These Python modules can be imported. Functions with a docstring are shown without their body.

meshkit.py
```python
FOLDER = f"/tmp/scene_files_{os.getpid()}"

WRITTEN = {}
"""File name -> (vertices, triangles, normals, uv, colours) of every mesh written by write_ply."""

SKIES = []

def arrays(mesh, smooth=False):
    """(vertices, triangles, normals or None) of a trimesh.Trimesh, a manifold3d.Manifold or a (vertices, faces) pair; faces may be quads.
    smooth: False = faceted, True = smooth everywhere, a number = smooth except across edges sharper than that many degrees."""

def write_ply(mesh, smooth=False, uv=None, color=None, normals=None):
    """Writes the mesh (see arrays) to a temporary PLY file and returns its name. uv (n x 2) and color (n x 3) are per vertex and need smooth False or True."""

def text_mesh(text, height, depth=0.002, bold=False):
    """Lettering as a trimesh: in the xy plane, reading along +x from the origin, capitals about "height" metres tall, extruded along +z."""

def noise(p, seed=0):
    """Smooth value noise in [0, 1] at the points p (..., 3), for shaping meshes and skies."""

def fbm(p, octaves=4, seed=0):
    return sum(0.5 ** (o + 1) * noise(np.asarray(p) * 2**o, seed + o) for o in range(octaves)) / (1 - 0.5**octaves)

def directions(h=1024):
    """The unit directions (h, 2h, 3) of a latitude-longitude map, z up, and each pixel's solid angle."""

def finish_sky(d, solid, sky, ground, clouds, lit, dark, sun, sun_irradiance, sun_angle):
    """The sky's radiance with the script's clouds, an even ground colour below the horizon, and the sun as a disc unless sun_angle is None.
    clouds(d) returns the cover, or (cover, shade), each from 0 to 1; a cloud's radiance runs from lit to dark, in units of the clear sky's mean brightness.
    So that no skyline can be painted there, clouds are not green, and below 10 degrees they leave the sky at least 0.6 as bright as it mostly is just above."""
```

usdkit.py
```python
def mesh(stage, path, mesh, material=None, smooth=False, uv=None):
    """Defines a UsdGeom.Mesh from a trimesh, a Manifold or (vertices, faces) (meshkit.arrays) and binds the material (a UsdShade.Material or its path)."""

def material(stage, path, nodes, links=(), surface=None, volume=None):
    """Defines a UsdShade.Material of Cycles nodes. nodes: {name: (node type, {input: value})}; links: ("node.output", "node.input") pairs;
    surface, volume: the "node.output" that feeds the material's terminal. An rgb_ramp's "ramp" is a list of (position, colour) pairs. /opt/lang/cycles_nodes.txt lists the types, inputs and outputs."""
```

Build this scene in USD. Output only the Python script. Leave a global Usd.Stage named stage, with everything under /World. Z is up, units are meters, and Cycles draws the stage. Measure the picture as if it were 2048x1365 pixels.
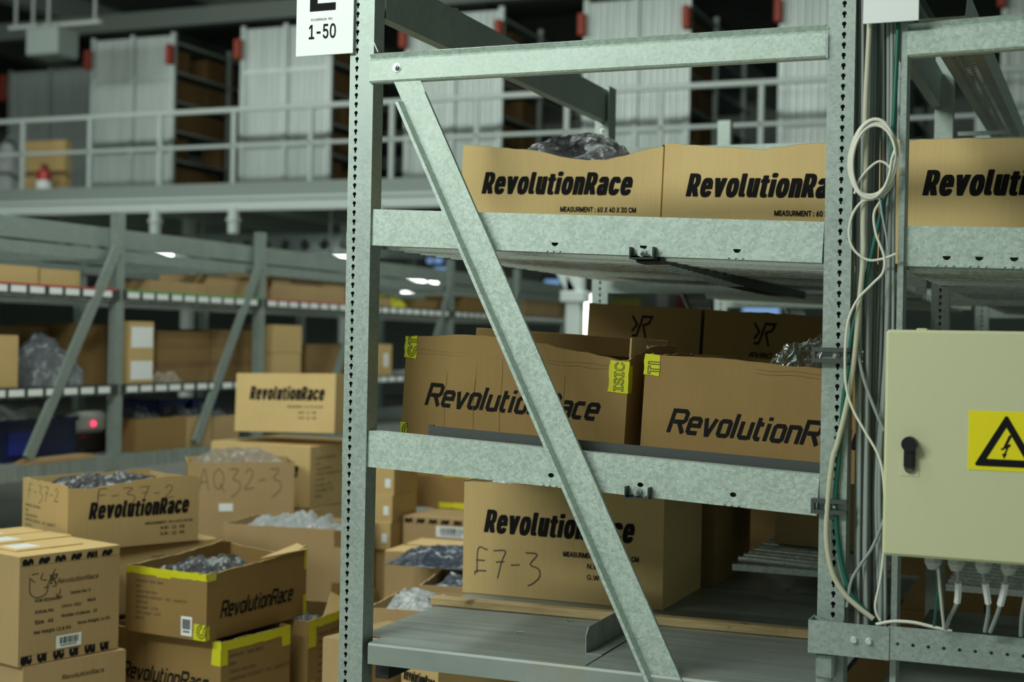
import math, random
import numpy as np, trimesh, manifold3d
import shapely
from shapely.geometry import Polygon, LineString, MultiPolygon, Point, box as sbox
from shapely import affinity
from shapely.ops import unary_union
import meshkit, usdkit
from pxr import Usd, UsdGeom, UsdLux, UsdShade, Gf, Sdf, Vt

# ------------------------------------------------------------------ camera, light, exposure
stage = Usd.Stage.CreateInMemory()
UsdGeom.SetStageUpAxis(stage, "Z")
UsdGeom.SetStageMetersPerUnit(stage, 1.0)
UsdGeom.Xform.Define(stage, "/World")
UsdGeom.Scope.Define(stage, "/World/Looks")
TH, ROLL, HC = math.radians(22.5), math.radians(1.1), 1.5
EXPOSURE = 1.0
FW = np.array([-math.sin(TH), math.cos(TH), 0.0])
_R0 = np.array([math.cos(TH), math.sin(TH), 0.0])
_Z = np.array([0, 0, 1.0])
RT = math.cos(ROLL) * _R0 + math.sin(ROLL) * _Z
UP = math.cos(ROLL) * _Z - math.sin(ROLL) * _R0
cam = UsdGeom.Camera.Define(stage, "/World/camera")
cam.AddTransformOp().Set(Gf.Matrix4d(*RT, 0, *UP, 0, *(-FW), 0, 0, 0, HC, 1))
cam.CreateFocalLengthAttr(50.0)
cam.CreateHorizontalApertureAttr(36.0)
cam.CreateVerticalApertureAttr(36.0 * 1365 / 2048)
cam.CreateFStopAttr(2.5)
cam.CreateFocusDistanceAttr(3.8)
cam.CreateClippingRangeAttr(Gf.Vec2f(0.05, 500))
cam.CreateExposureAttr(EXPOSURE)


def rect_light(name, loc, w, h, watts, color=(0.93, 1.0, 0.935), aim=(0, 0, -1)):
    l = UsdLux.RectLight.Define(stage, "/World/" + name)
    a = -np.asarray(aim, float)
    a /= np.linalg.norm(a)
    t = np.array([1.0, 0, 0]) if abs(a[0]) < 0.9 else np.array([0, 1.0, 0])
    x = t - a * (t @ a)
    x /= np.linalg.norm(x)
    y = np.cross(a, x)
    l.AddTransformOp().Set(Gf.Matrix4d(*x, 0, *y, 0, *a, 0, *map(float, loc), 1))
    l.CreateWidthAttr(w)
    l.CreateHeightAttr(h)
    l.CreateIntensityAttr(watts)
    l.CreateColorAttr(Gf.Vec3f(*color))


# rows of fluorescent tubes over the picking aisle, the carton pile, the rear hall and the upper floor
rect_light("aisle_light", (-3.9, -0.7, 4.1), 3.0, 0.5, 20.0, aim=(0.35, 0.8, -0.6))
rect_light("aisle_light_001", (-2.2, 1.5, 4.5), 0.5, 3.0, 6.5, aim=(-0.2, 0.25, -1))
rect_light("pile_light", (-3.6, 5.6, 4.6), 0.4, 3.0, 12.0, aim=(-0.1, 0.25, -1))
rect_light("pile_light_001", (-3.6, 10.8, 3.4), 0.4, 3.0, 6.0)
rect_light("upper_light", (-9.5, 12.6, 6.0), 14.0, 0.4, 7.6, aim=(0, 1.0, -0.45))
dome = UsdLux.DomeLight.Define(stage, "/World/ambient_sky")
dome.CreateIntensityAttr(0.04)
dome.CreateColorAttr(Gf.Vec3f(0.80, 1.0, 0.90))

# ------------------------------------------------------------------ materials
MATS = {}


def mat(name, nodes, links, surface="p.BSDF"):
    MATS[name] = usdkit.material(stage, "/World/Looks/" + name, nodes, links, surface=surface)
    return name


def plain(name, col, rough=0.5, metal=0.0, **kw):
    return mat(name, {"p": ("principled_bsdf", dict(base_color=col, roughness=rough, metallic=metal, **kw))}, [])


def galvanized(name, a, b, metal=0.55, rough=0.42, scale=170.0, bump=0.12, big=0.25):
    return mat(name, {
        "tc": ("texture_coordinate", {}),
        "v": ("voronoi_texture", {"scale": scale * 0.55, "randomness": 1.0}),
        "vm": ("mix_color", {"blend_type": "mix", "fac": 0.0}),
        "n": ("noise_texture", {"scale": scale, "detail": 5.0, "roughness": 0.65}),
        "n2": ("noise_texture", {"scale": 6.0, "detail": 4.0, "roughness": 0.6}),
        "sv": ("separate_color", {}),
        "mx": ("mix_float", {"fac": big}),
        "r": ("rgb_ramp", {"ramp": [(0.28, a), (0.72, b)]}),
        "r2": ("rgb_ramp", {"ramp": [(0.3, (0.88, 0.89, 0.88)), (0.7, (1, 1, 1))]}),
        "mu": ("mix_color", {"blend_type": "multiply", "fac": 1.0}),
        "rr": ("map_range", {"from_min": 0.3, "from_max": 0.7, "to_min": rough - 0.08, "to_max": rough + 0.10}),
        "bp": ("bump", {"strength": bump, "distance": 0.001}),
        "p": ("principled_bsdf", {"metallic": metal}),
    }, [("tc.object", "v.vector"), ("tc.object", "n.vector"), ("tc.object", "n2.vector"), ("v.color", "sv.color"), ("n.fac", "mx.a"), ("sv.r", "mx.b"),
        ("mx.result", "r.fac"), ("n2.fac", "r2.fac"), ("r.color", "mu.a"), ("r2.color", "mu.b"), ("mu.result", "p.base_color"),
        ("mx.result", "rr.value"), ("rr.result", "p.roughness"), ("n.fac", "bp.height"), ("bp.normal", "p.normal")])


def cardboard(name, a, b, flute=0.0, stain=0.12):
    return mat(name, {
        "tc": ("texture_coordinate", {}),
        "n": ("noise_texture", {"scale": 3.5, "detail": 5.0, "roughness": 0.55}),
        "f": ("noise_texture", {"scale": 260.0, "detail": 2.0}),
        "mp": ("mapping", {"scale": (1.0, 1.0, 0.04)}),
        "st": ("noise_texture", {"scale": 130.0, "detail": 2.0}),
        "r": ("rgb_ramp", {"ramp": [(0.3, a), (0.7, b)]}),
        "r2": ("rgb_ramp", {"ramp": [(0.35, (0.965, 0.96, 0.95)), (0.65, (1, 1, 1))]}),
        "mu": ("mix_color", {"blend_type": "multiply", "fac": 1.0}),
        "bp": ("bump", {"strength": 0.05 + flute, "distance": 0.002}),
        "p": ("principled_bsdf", {"roughness": 0.72, "specular_ior_level": 0.3}),
    }, [("tc.object", "n.vector"), ("tc.object", "f.vector"), ("tc.object", "mp.vector"), ("mp.vector", "st.vector"), ("n.fac", "r.fac"),
        ("st.fac", "r2.fac"), ("r.color", "mu.a"), ("r2.color", "mu.b"), ("mu.result", "p.base_color"), ("st.fac", "bp.height"), ("bp.normal", "p.normal")])


def film(name, a, b, rough=0.16, scale=9.0):
    return mat(name, {
        "tc": ("texture_coordinate", {}),
        "mp": ("mapping", {"scale": (0.8, 1.5, 1.0)}),
        "n": ("noise_texture", {"scale": scale, "detail": 3.0, "roughness": 0.55, "distortion": 2.0}),
        "w": ("noise_texture", {"scale": 30.0, "detail": 4.0, "roughness": 0.55, "distortion": 2.5}),
        "r": ("rgb_ramp", {"ramp": [(0.50, a), (0.575, tuple(0.75 * x + 0.25 * y for x, y in zip(a, b))), (0.63, b)]}),  # bright end of the ramp paints highlight streaks into the film colour
        "bp": ("bump", {"strength": 1.0, "distance": 0.03}),
        "p": ("principled_bsdf", {"roughness": rough, "specular_ior_level": 0.8, "coat_weight": 1.0, "coat_roughness": 0.08, "coat_ior": 1.7}),
    }, [("mp.vector", "n.vector"), ("tc.object", "mp.vector"), ("mp.vector", "w.vector"), ("n.fac", "r.fac"), ("r.color", "p.base_color"), ("w.fac", "bp.height"),
        ("bp.normal", "p.normal"), ("bp.normal", "p.coat_normal")])


galvanized("zinc_beam", (0.335, 0.415, 0.365), (0.585, 0.69, 0.615), scale=230, metal=0.25, rough=0.52, bump=0.2)
galvanized("zinc_upright", (0.28, 0.34, 0.305), (0.42, 0.49, 0.445), scale=230, metal=0.4, rough=0.48)
galvanized("zinc_dull", (0.27, 0.325, 0.29), (0.37, 0.43, 0.39), scale=150, metal=0.5, rough=0.5)
galvanized("zinc_track", (0.56, 0.62, 0.58), (0.72, 0.78, 0.74), scale=90, metal=0.5, rough=0.3)
mat("zinc_panel", {
    "tc": ("texture_coordinate", {}),
    "mp": ("mapping", {"scale": (9.0, 1.0, 0.25)}),
    "n": ("noise_texture", {"scale": 3.0, "detail": 3.0}),
    "r": ("rgb_ramp", {"ramp": [(0.3, (0.44, 0.50, 0.47)), (0.7, (0.60, 0.66, 0.63))]}),
    "p": ("principled_bsdf", {"metallic": 0.4, "roughness": 0.44}),
}, [("tc.object", "mp.vector"), ("mp.vector", "n.vector"), ("n.fac", "r.fac"), ("r.color", "p.base_color")])
mat("deck_steel", {
    "tc": ("texture_coordinate", {}),
    "mp": ("mapping", {"scale": (0.6, 9.0, 1.0)}),
    "n": ("noise_texture", {"scale": 3.0, "detail": 5.0, "roughness": 0.6}),
    "n2": ("noise_texture", {"scale": 7.0, "detail": 6.0, "roughness": 0.65}),
    "r": ("rgb_ramp", {"ramp": [(0.3, (0.20, 0.235, 0.21)), (0.7, (0.31, 0.35, 0.32))]}),
    "d": ("rgb_ramp", {"ramp": [(0.58, (0, 0, 0)), (0.80, (1, 1, 1))]}),
    "mx": ("mix_color", {"b": (0.30, 0.28, 0.20)}),
    "p": ("principled_bsdf", {"metallic": 0.2, "roughness": 0.5}),
}, [("tc.object", "mp.vector"), ("mp.vector", "n.vector"), ("tc.object", "n2.vector"), ("n.fac", "r.fac"), ("n2.fac", "d.fac"), ("d.color", "mx.fac"), ("r.color", "mx.a"), ("mx.result", "p.base_color")])
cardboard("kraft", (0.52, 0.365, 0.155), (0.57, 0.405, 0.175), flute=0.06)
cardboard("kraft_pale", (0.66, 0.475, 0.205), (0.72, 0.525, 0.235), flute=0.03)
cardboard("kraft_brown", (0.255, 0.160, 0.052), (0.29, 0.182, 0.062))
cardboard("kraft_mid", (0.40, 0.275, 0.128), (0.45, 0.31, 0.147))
cardboard("kraft_shaded", (0.13, 0.078, 0.026), (0.17, 0.102, 0.036))  # shade of the upper shelving aisles put into the cardboard colour
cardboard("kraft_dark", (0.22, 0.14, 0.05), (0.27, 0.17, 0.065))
plain("print_black", (0.012, 0.012, 0.011), 0.9, specular_ior_level=0.12)
plain("print_grey", (0.07, 0.055, 0.04), 0.7)
plain("marker", (0.05, 0.042, 0.035), 0.6)
plain("marker_faint", (0.13, 0.085, 0.05), 0.7)
plain("paper_white", (0.80, 0.84, 0.82), 0.6)
plain("tape_yellow", (0.62, 0.60, 0.02), 0.28, coat_weight=0.3)
plain("tape_print", (0.10, 0.12, 0.015), 0.4)
plain("tape_brown", (0.22, 0.125, 0.05), 0.3)
plain("sign_yellow", (0.83, 0.72, 0.005), 0.4)
plain("cabinet_cream", (0.58, 0.59, 0.36), 0.5)
plain("black_plastic", (0.008, 0.008, 0.008), 0.35)
plain("dark_steel", (0.05, 0.06, 0.055), 0.45, 0.6)
plain("grey_plastic", (0.055, 0.062, 0.058), 0.5)
plain("gland_grey", (0.42, 0.45, 0.42), 0.5)
plain("white_paint", (0.62, 0.70, 0.66), 0.45)
plain("mezz_grey", (0.26, 0.31, 0.285), 0.5)
plain("rail_paint", (0.50, 0.57, 0.53), 0.45)
plain("cable_grey", (0.27, 0.31, 0.285), 0.5)
plain("cable_grey_dark", (0.17, 0.20, 0.18), 0.5)
plain("cable_white", (0.68, 0.68, 0.58), 0.45)
plain("cable_cream", (0.50, 0.49, 0.36), 0.5)
plain("cable_green", (0.004, 0.11, 0.075), 0.45)
plain("zip_tie", (0.36, 0.42, 0.42), 0.35)
plain("bolt_zinc", (0.42, 0.47, 0.43), 0.45, 0.9)
plain("bolt_white", (0.55, 0.58, 0.54), 0.45)
plain("red_plastic", (0.30, 0.030, 0.008), 0.5)
plain("red_paint", (0.45, 0.012, 0.012), 0.35)
plain("blue_plastic", (0.008, 0.02, 0.22), 0.4)
plain("bin_navy", (0.004, 0.008, 0.05), 0.4)
plain("label_red", (0.55, 0.05, 0.04), 0.5)
plain("label_green", (0.06, 0.42, 0.06), 0.5)
plain("strip_dark", (0.035, 0.045, 0.04), 0.5)
plain("white_plastic", (0.55, 0.60, 0.57), 0.5)
plain("ceiling_dark", (0.11, 0.13, 0.115), 0.8)
plain("beam_dark", (0.26, 0.30, 0.27), 0.7)
plain("steel_black", (0.012, 0.013, 0.012), 0.6)
plain("wall_paint", (0.34, 0.39, 0.36), 0.8)
plain("blue_dot", (0.02, 0.05, 0.5), 0.5)
plain("cloth_dark", (0.015, 0.018, 0.035), 0.8)
mat("floor_concrete", {
    "tc": ("texture_coordinate", {}),
    "n": ("noise_texture", {"scale": 1.5, "detail": 6.0}),
    "r": ("rgb_ramp", {"ramp": [(0.3, (0.42, 0.43, 0.38)), (0.7, (0.52, 0.53, 0.47))]}),
    "p": ("principled_bsdf", {"roughness": 0.45}),
}, [("tc.object", "n.vector"), ("n.fac", "r.fac"), ("r.color", "p.base_color")])
mat("batten_wood", {
    "tc": ("texture_coordinate", {}),
    "mp": ("mapping", {"scale": (1.2, 14.0, 14.0)}),
    "n": ("noise_texture", {"scale": 6.0, "detail": 6.0, "roughness": 0.65}),
    "n2": ("noise_texture", {"scale": 12.0, "detail": 4.0}),
    "r": ("rgb_ramp", {"ramp": [(0.3, (0.36, 0.25, 0.11)), (0.7, (0.56, 0.42, 0.21))]}),
    "d": ("rgb_ramp", {"ramp": [(0.62, (1, 1, 1)), (0.72, (0.45, 0.42, 0.36))]}),
    "mu": ("mix_color", {"blend_type": "multiply", "fac": 1.0}),
    "p": ("principled_bsdf", {"roughness": 0.7}),
}, [("tc.object", "mp.vector"), ("mp.vector", "n.vector"), ("tc.object", "n2.vector"), ("n.fac", "r.fac"), ("n2.fac", "d.fac"), ("r.color", "mu.a"), ("d.color", "mu.b"), ("mu.result", "p.base_color")])
film("film_dark", (0.012, 0.016, 0.022), (0.55, 0.60, 0.61), rough=0.18, scale=14)
film("film_grey", (0.10, 0.12, 0.14), (0.42, 0.47, 0.50), rough=0.2)
film("film_white", (0.55, 0.60, 0.60), (0.80, 0.84, 0.84), rough=0.25)
film("film_tan", (0.42, 0.34, 0.24), (0.70, 0.66, 0.58), rough=0.3)
film("film_blue", (0.03, 0.05, 0.09), (0.62, 0.68, 0.72), rough=0.2, scale=11)
mat("lamp_tube", {"e": ("emission", {"color": (0.92, 1.0, 0.96), "strength": 7.0})}, [], surface="e.emission")
mat("daylight_window", {"e": ("emission", {"color": (1.0, 0.97, 0.84), "strength": 3.2})}, [], surface="e.emission")
mat("blue_window", {"e": ("emission", {"color": (0.30, 0.55, 0.95), "strength": 0.3})}, [], surface="e.emission")
mat("red_led", {"e": ("emission", {"color": (1.0, 0.02, 0.08), "strength": 2.5})}, [], surface="e.emission")
mat("clear_film", {
    "f": ("fresnel", {"IOR": 1.45}), "t": ("transparent_bsdf", {"color": (0.9, 0.92, 0.92)}),
    "g": ("glossy_bsdf", {"color": (0.9, 0.95, 0.95), "roughness": 0.12}), "m": ("mix_closure", {}), "a": ("math", {"math_type": "add", "value2": 0.08}),
}, [("f.fac", "a.value1"), ("a.value", "m.fac"), ("t.BSDF", "m.closure1"), ("g.BSDF", "m.closure2")], surface="m.closure")

# ------------------------------------------------------------------ helpers
USED = {}


def numbered(parent, name):
    k = (parent, name)
    n = USED.get(k, 0)
    USED[k] = n + 1
    return f"{parent}/{name}" + (f"_{n:03d}" if n else "")


def rot(rz=0.0, ry=0.0, rx=0.0):
    cz, sz, cy, sy, cx, sx = math.cos(rz), math.sin(rz), math.cos(ry), math.sin(ry), math.cos(rx), math.sin(rx)
    Rz = np.array([[cz, -sz, 0], [sz, cz, 0], [0, 0, 1]])
    Ry = np.array([[cy, 0, sy], [0, 1, 0], [-sy, 0, cy]])
    Rx = np.array([[1, 0, 0], [0, cx, -sx], [0, sx, cx]])
    return Rz @ Ry @ Rx


class Thing:
    def __init__(self, path, loc, R):
        self.path, self.loc, self.R = path, np.asarray(loc, float), R

    def part(self, name, mesh, m, parent=None, smooth=False, label=None, kind=None, world=False):
        v, f = to_vf(mesh)
        if world:
            v = (v - self.loc) @ self.R
        path = numbered(parent or self.path, name)
        p = usdkit.mesh(stage, path, trimesh.Trimesh(v, f, process=False) if not smooth else trimesh.Trimesh(v, f, process=True), MATS[m], smooth=smooth).GetPrim()
        if label:
            p.SetCustomDataByKey("label", label)
        if kind:
            p.SetCustomDataByKey("kind", kind)
        return path


def to_vf(mesh):
    if hasattr(mesh, "to_mesh"):
        m = mesh.to_mesh()
        return np.array(m.vert_properties[:, :3], float), np.array(m.tri_verts)
    if isinstance(mesh, (tuple, list)) and len(mesh) == 2 and hasattr(mesh[0], "shape"):
        return np.asarray(mesh[0], float), np.asarray(mesh[1])
    return np.array(mesh.vertices, float), np.array(mesh.faces)


def tag(prim, label, cat, group=None, kind=None):
    prim.SetCustomDataByKey("label", label)
    prim.SetCustomDataByKey("category", cat)
    if group:
        prim.SetCustomDataByKey("group", group)
    if kind:
        prim.SetCustomDataByKey("kind", kind)


def thing(name, label, cat, loc=(0, 0, 0), rz=0.0, ry=0.0, rx=0.0, group=None, kind=None):
    path = numbered("/World", name)
    R = rot(rz, ry, rx)
    x = UsdGeom.Xform.Define(stage, path)
    x.AddTransformOp().Set(Gf.Matrix4d(*R[:, 0], 0, *R[:, 1], 0, *R[:, 2], 0, *map(float, loc), 1))
    tag(x.GetPrim(), label, cat, group, kind)
    return Thing(path, loc, R)


def dup(src, name, label, cat, loc, rz=0.0, ry=0.0, rx=0.0, group=None):
    t = thing(name, label, cat, loc, rz, ry, rx, group)
    p = stage.GetPrimAtPath(t.path)
    p.GetReferences().AddInternalReference(Sdf.Path(src.path))
    p.SetInstanceable(True)
    return t


def single(name, mesh, m, label, cat, group=None, kind=None, smooth=False):
    """A thing that is one mesh, placed by an Xform op at its base."""
    v, f = to_vf(mesh)
    base = np.array([(v[:, 0].min() + v[:, 0].max()) / 2, (v[:, 1].min() + v[:, 1].max()) / 2, v[:, 2].min()])
    path = numbered("/World", name)
    p = usdkit.mesh(stage, path, trimesh.Trimesh(v - base, f, process=bool(smooth)), MATS[m], smooth=smooth)
    p.AddTranslateOp().Set(Gf.Vec3d(*base))
    if kind != "structure":
        tag(p.GetPrim(), label, cat, group, kind)
    else:
        p.GetPrim().SetCustomDataByKey("kind", "structure")
        p.GetPrim().SetCustomDataByKey("label", label)
        p.GetPrim().SetCustomDataByKey("category", cat)
    return path


def cat_(*ms):
    vs, fs, n = [], [], 0
    for m in ms:
        v, f = to_vf(m)
        vs.append(v)
        fs.append(f + n)
        n += len(v)
    return np.vstack(vs), np.vstack(fs)


def bx(x0, x1, y0, y1, z0, z1):
    m = trimesh.creation.box([abs(x1 - x0), abs(y1 - y0), abs(z1 - z0)])
    m.apply_translation([(x0 + x1) / 2, (y0 + y1) / 2, (z0 + z1) / 2])
    return np.array(m.vertices), np.array(m.faces)


def rbx(x0, x1, y0, y1, z0, z1, r=0.004):
    """Box with chamfered edges."""
    p = []
    for x, sx in ((x0, 1), (x1, -1)):
        for y, sy in ((y0, 1), (y1, -1)):
            for z, sz in ((z0, 1), (z1, -1)):
                p += [(x + sx * r, y + sy * r, z), (x + sx * r, y, z + sz * r), (x, y + sy * r, z + sz * r)]
    return to_vf(manifold3d.Manifold.hull_points(np.array(p)))


def tri2d(poly):
    vs, fs, n = [], [], 0
    for g in getattr(poly, "geoms", [poly]):
        if g.is_empty or g.area < 1e-12 or g.geom_type != "Polygon":
            continue
        v, f = trimesh.creation.triangulate_polygon(g, engine="earcut")
        vs.append(v)
        fs.append(np.asarray(f) + n)
        n += len(v)
    return np.vstack(vs), np.vstack(fs)


def extrude(poly, p0, A, B, D, length):
    """Extrude a 2D polygon (a, b) along D by length: P = p0 + a A + b B + s D."""
    A, B, D, p0 = (np.asarray(t, float) for t in (A, B, D, p0))
    ms = []
    for g in getattr(poly, "geoms", [poly]):
        m = trimesh.creation.extrude_polygon(g, length, engine="earcut")
        v = np.array(m.vertices)
        f = np.array(m.faces)
        if np.dot(np.cross(A, B), D) < 0:
            f = f[:, ::-1]
        ms.append((p0 + v[:, :1] * A + v[:, 1:2] * B + v[:, 2:] * D, f))
    return cat_(*ms)


def profile(pts, t):
    return LineString(pts).buffer(t / 2, cap_style="flat", join_style="mitre")


def run(pts, t, p0, p1, side, up=None):
    """A folded sheet profile (side, up) swept from p0 to p1."""
    p0, p1 = np.asarray(p0, float), np.asarray(p1, float)
    D = p1 - p0
    L = np.linalg.norm(D)
    D = D / L
    A = np.asarray(side, float)
    A = A - D * (A @ D)
    A /= np.linalg.norm(A)
    B = np.cross(D, A) if up is None else np.asarray(up, float) - D * (np.asarray(up, float) @ D)
    B = B - A * (A @ B)
    B /= np.linalg.norm(B)
    return extrude(profile(pts, t), p0, A, B, D, L)


def spline(pts, n=10):
    p = np.asarray(pts, float)
    if len(p) < 3:
        return np.array([p[0] + (p[-1] - p[0]) * s for s in np.linspace(0, 1, n)])
    q = np.vstack([2 * p[0] - p[1], p, 2 * p[-1] - p[-2]])
    out = []
    for i in range(1, len(q) - 2):
        for s in np.linspace(0, 1, n, endpoint=False):
            a, b, c, d = q[i - 1], q[i], q[i + 1], q[i + 2]
            out.append(0.5 * (2 * b + (c - a) * s + (2 * a - 5 * b + 4 * c - d) * s * s + (3 * b - a - 3 * c + d) * s ** 3))
    out.append(p[-1])
    return np.array(out)


def tube(pts, r, sides=8, smooth_n=8):
    p = spline(pts, smooth_n) if smooth_n else np.asarray(pts, float)
    t = np.gradient(p, axis=0)
    t /= np.linalg.norm(t, axis=1, keepdims=True) + 1e-12
    a = np.cross(t[0], [0.3, 0.9, 0.2])
    fr = []
    for k in range(len(p)):
        a = a - t[k] * (a @ t[k])
        a /= np.linalg.norm(a)
        fr.append(a)
    a = np.array(fr)
    b = np.cross(t, a)
    ang = np.arange(sides) * 2 * np.pi / sides
    rr = np.broadcast_to(r, (len(p),))
    v = (p[:, None] + rr[:, None, None] * (np.cos(ang)[None, :, None] * a[:, None] + np.sin(ang)[None, :, None] * b[:, None])).reshape(-1, 3)
    f = []
    for i in range(len(p) - 1):
        for j in range(sides):
            k = (j + 1) % sides
            f += [(i * sides + j, i * sides + k, (i + 1) * sides + k), (i * sides + j, (i + 1) * sides + k, (i + 1) * sides + j)]
    n = len(v)
    v = np.vstack([v, p[0], p[-1]])
    for j in range(sides):
        k = (j + 1) % sides
        f += [(n, k, j), (n + 1, (len(p) - 1) * sides + j, (len(p) - 1) * sides + k)]
    return v, np.array(f)


def cyl(p0, p1, r, n=16, r2=None):
    p0, p1 = np.asarray(p0, float), np.asarray(p1, float)
    return tube([p0, p1], np.array([r, r if r2 is None else r2]), n, 0)


# ---- lettering: 2D polygons, cap height 1
_glyph = {}


def glyphs(text):
    """Outline of a line of text, capitals one unit tall."""
    if text not in _glyph:
        m = meshkit.text_mesh(text, 70.0, depth=1.0)
        keep = m.face_normals[:, 2] > 0.5
        v = np.array(m.vertices)[:, :2] / 70.0
        _glyph[text] = v, np.array(m.faces)[keep]
    return _glyph[text]


def glyph_poly(text):
    v, f = glyphs(text)
    return unary_union([Polygon(v[t]).buffer(1e-4) for t in f])


def heavy(text, gap=0.040, sx=0.56, stem=0.062, shear=0.17):
    """Very bold narrow slanted lettering: thick stems, narrow counters."""
    x, out = 0.0, []
    for ch in text:
        g = affinity.scale(glyph_poly(ch), sx, 1.0, origin=(0, 0))
        if g.bounds[3] < 0.86:
            g = affinity.scale(g, 1.0, 1.07, origin=(0, 0))
        g = affinity.scale(g, 1.0, 9.0, origin=(0, 0)).buffer(stem, join_style="mitre", mitre_limit=1.4)
        g = affinity.scale(g, 1.0, 1 / 9.0, origin=(0, 0)).buffer(0.022, join_style="mitre", mitre_limit=1.6)
        x0 = g.bounds[0]
        out.append(affinity.translate(g, x - x0, 0))
        x += g.bounds[2] - x0 + gap
    g = MultiPolygon([p for q in out for p in getattr(q, "geoms", [q])])
    return affinity.affine_transform(g, [1, shear, 0, 1, 0, 0]).simplify(0.004)


TECH = {  # strokes on a grid, capital height 1, x-height .7
    "R": (0.66, [[(0.0, -0.06), (0.0, 0.92), (0.56, 0.92), (0.66, 0.82), (0.66, 0.54), (0.56, 0.44), (0.12, 0.44)], [(0.36, 0.44), (0.68, -0.06)]]),
    "e": (0.48, [[(0.46, 0), (0.08, 0), (0, 0.08), (0, 0.56), (0.08, 0.64), (0.40, 0.64), (0.48, 0.56), (0.48, 0.33), (0.02, 0.33)]]),
    "v": (0.50, [[(0, 0.70), (0.20, -0.02), (0.26, -0.02), (0.50, 0.70)]]),
    "o": (0.46, [[(0.2, 0), (0.08, 0), (0, 0.08), (0, 0.56), (0.08, 0.64), (0.38, 0.64), (0.46, 0.56), (0.46, 0.08), (0.38, 0), (0.18, 0)]]),
    "l": (0.06, [[(0.0, -0.06), (0.0, 1.0)]]),
    "u": (0.46, [[(0, 0.70), (0, 0.08), (0.08, 0), (0.42, 0)], [(0.46, 0.70), (0.46, -0.06)]]),
    "t": (0.28, [[(0.04, 0.92), (0.04, 0.08), (0.12, 0), (0.28, 0)], [(-0.04, 0.64), (0.28, 0.64)]]),
    "i": (0.06, [[(0, -0.06), (0, 0.70)], [(0, 0.83), (0, 0.98)]]),
    "n": (0.46, [[(0, -0.06), (0, 0.64), (0.38, 0.64), (0.46, 0.56), (0.46, -0.06)]]),
    "a": (0.46, [[(0.04, 0.64), (0.38, 0.64), (0.46, 0.56), (0.46, -0.06)], [(0.46, 0), (0.08, 0), (0, 0.08), (0, 0.28), (0.08, 0.36), (0.46, 0.36)]]),
    "c": (0.42, [[(0.42, 0.64), (0.08, 0.64), (0, 0.56), (0, 0.08), (0.08, 0), (0.42, 0)]]),
}


def tech(text, w=0.185, gap=0.25, shear=0.30):
    x, out = 0.0, []
    for ch in text:
        adv, sk = TECH[ch]
        g = unary_union([LineString(s).buffer(w / 2, cap_style="flat", join_style="mitre") for s in sk])
        out.append(affinity.translate(g, x, 0.07))
        x += adv + gap
    return affinity.affine_transform(unary_union(out), [1, shear, 0, 1, 0, 0])


def strokes(lines, w, smooth=True):
    ls = [LineString(spline([(a, b, 0) for a, b in l], 6)[:, :2] if smooth and len(l) > 2 else l) for l in lines]
    return unary_union([l.buffer(w / 2, quad_segs=3) for l in ls]).simplify(w * 0.05)


def fit_poly(poly, u, v, width=None, height=None):
    """Scale to the width (or height), with the lower left corner at (u, v)."""
    if isinstance(poly, str):
        poly = glyph_poly(poly)
    x0, y0, x1, y1 = poly.bounds
    s = width / (x1 - x0) if width else height / (y1 - y0)
    sy = height / (y1 - y0) if (height and width) else s
    return affinity.translate(affinity.scale(affinity.translate(poly, -x0, -y0), s, sy, origin=(0, 0)), u, v)


_lines = {}


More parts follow.
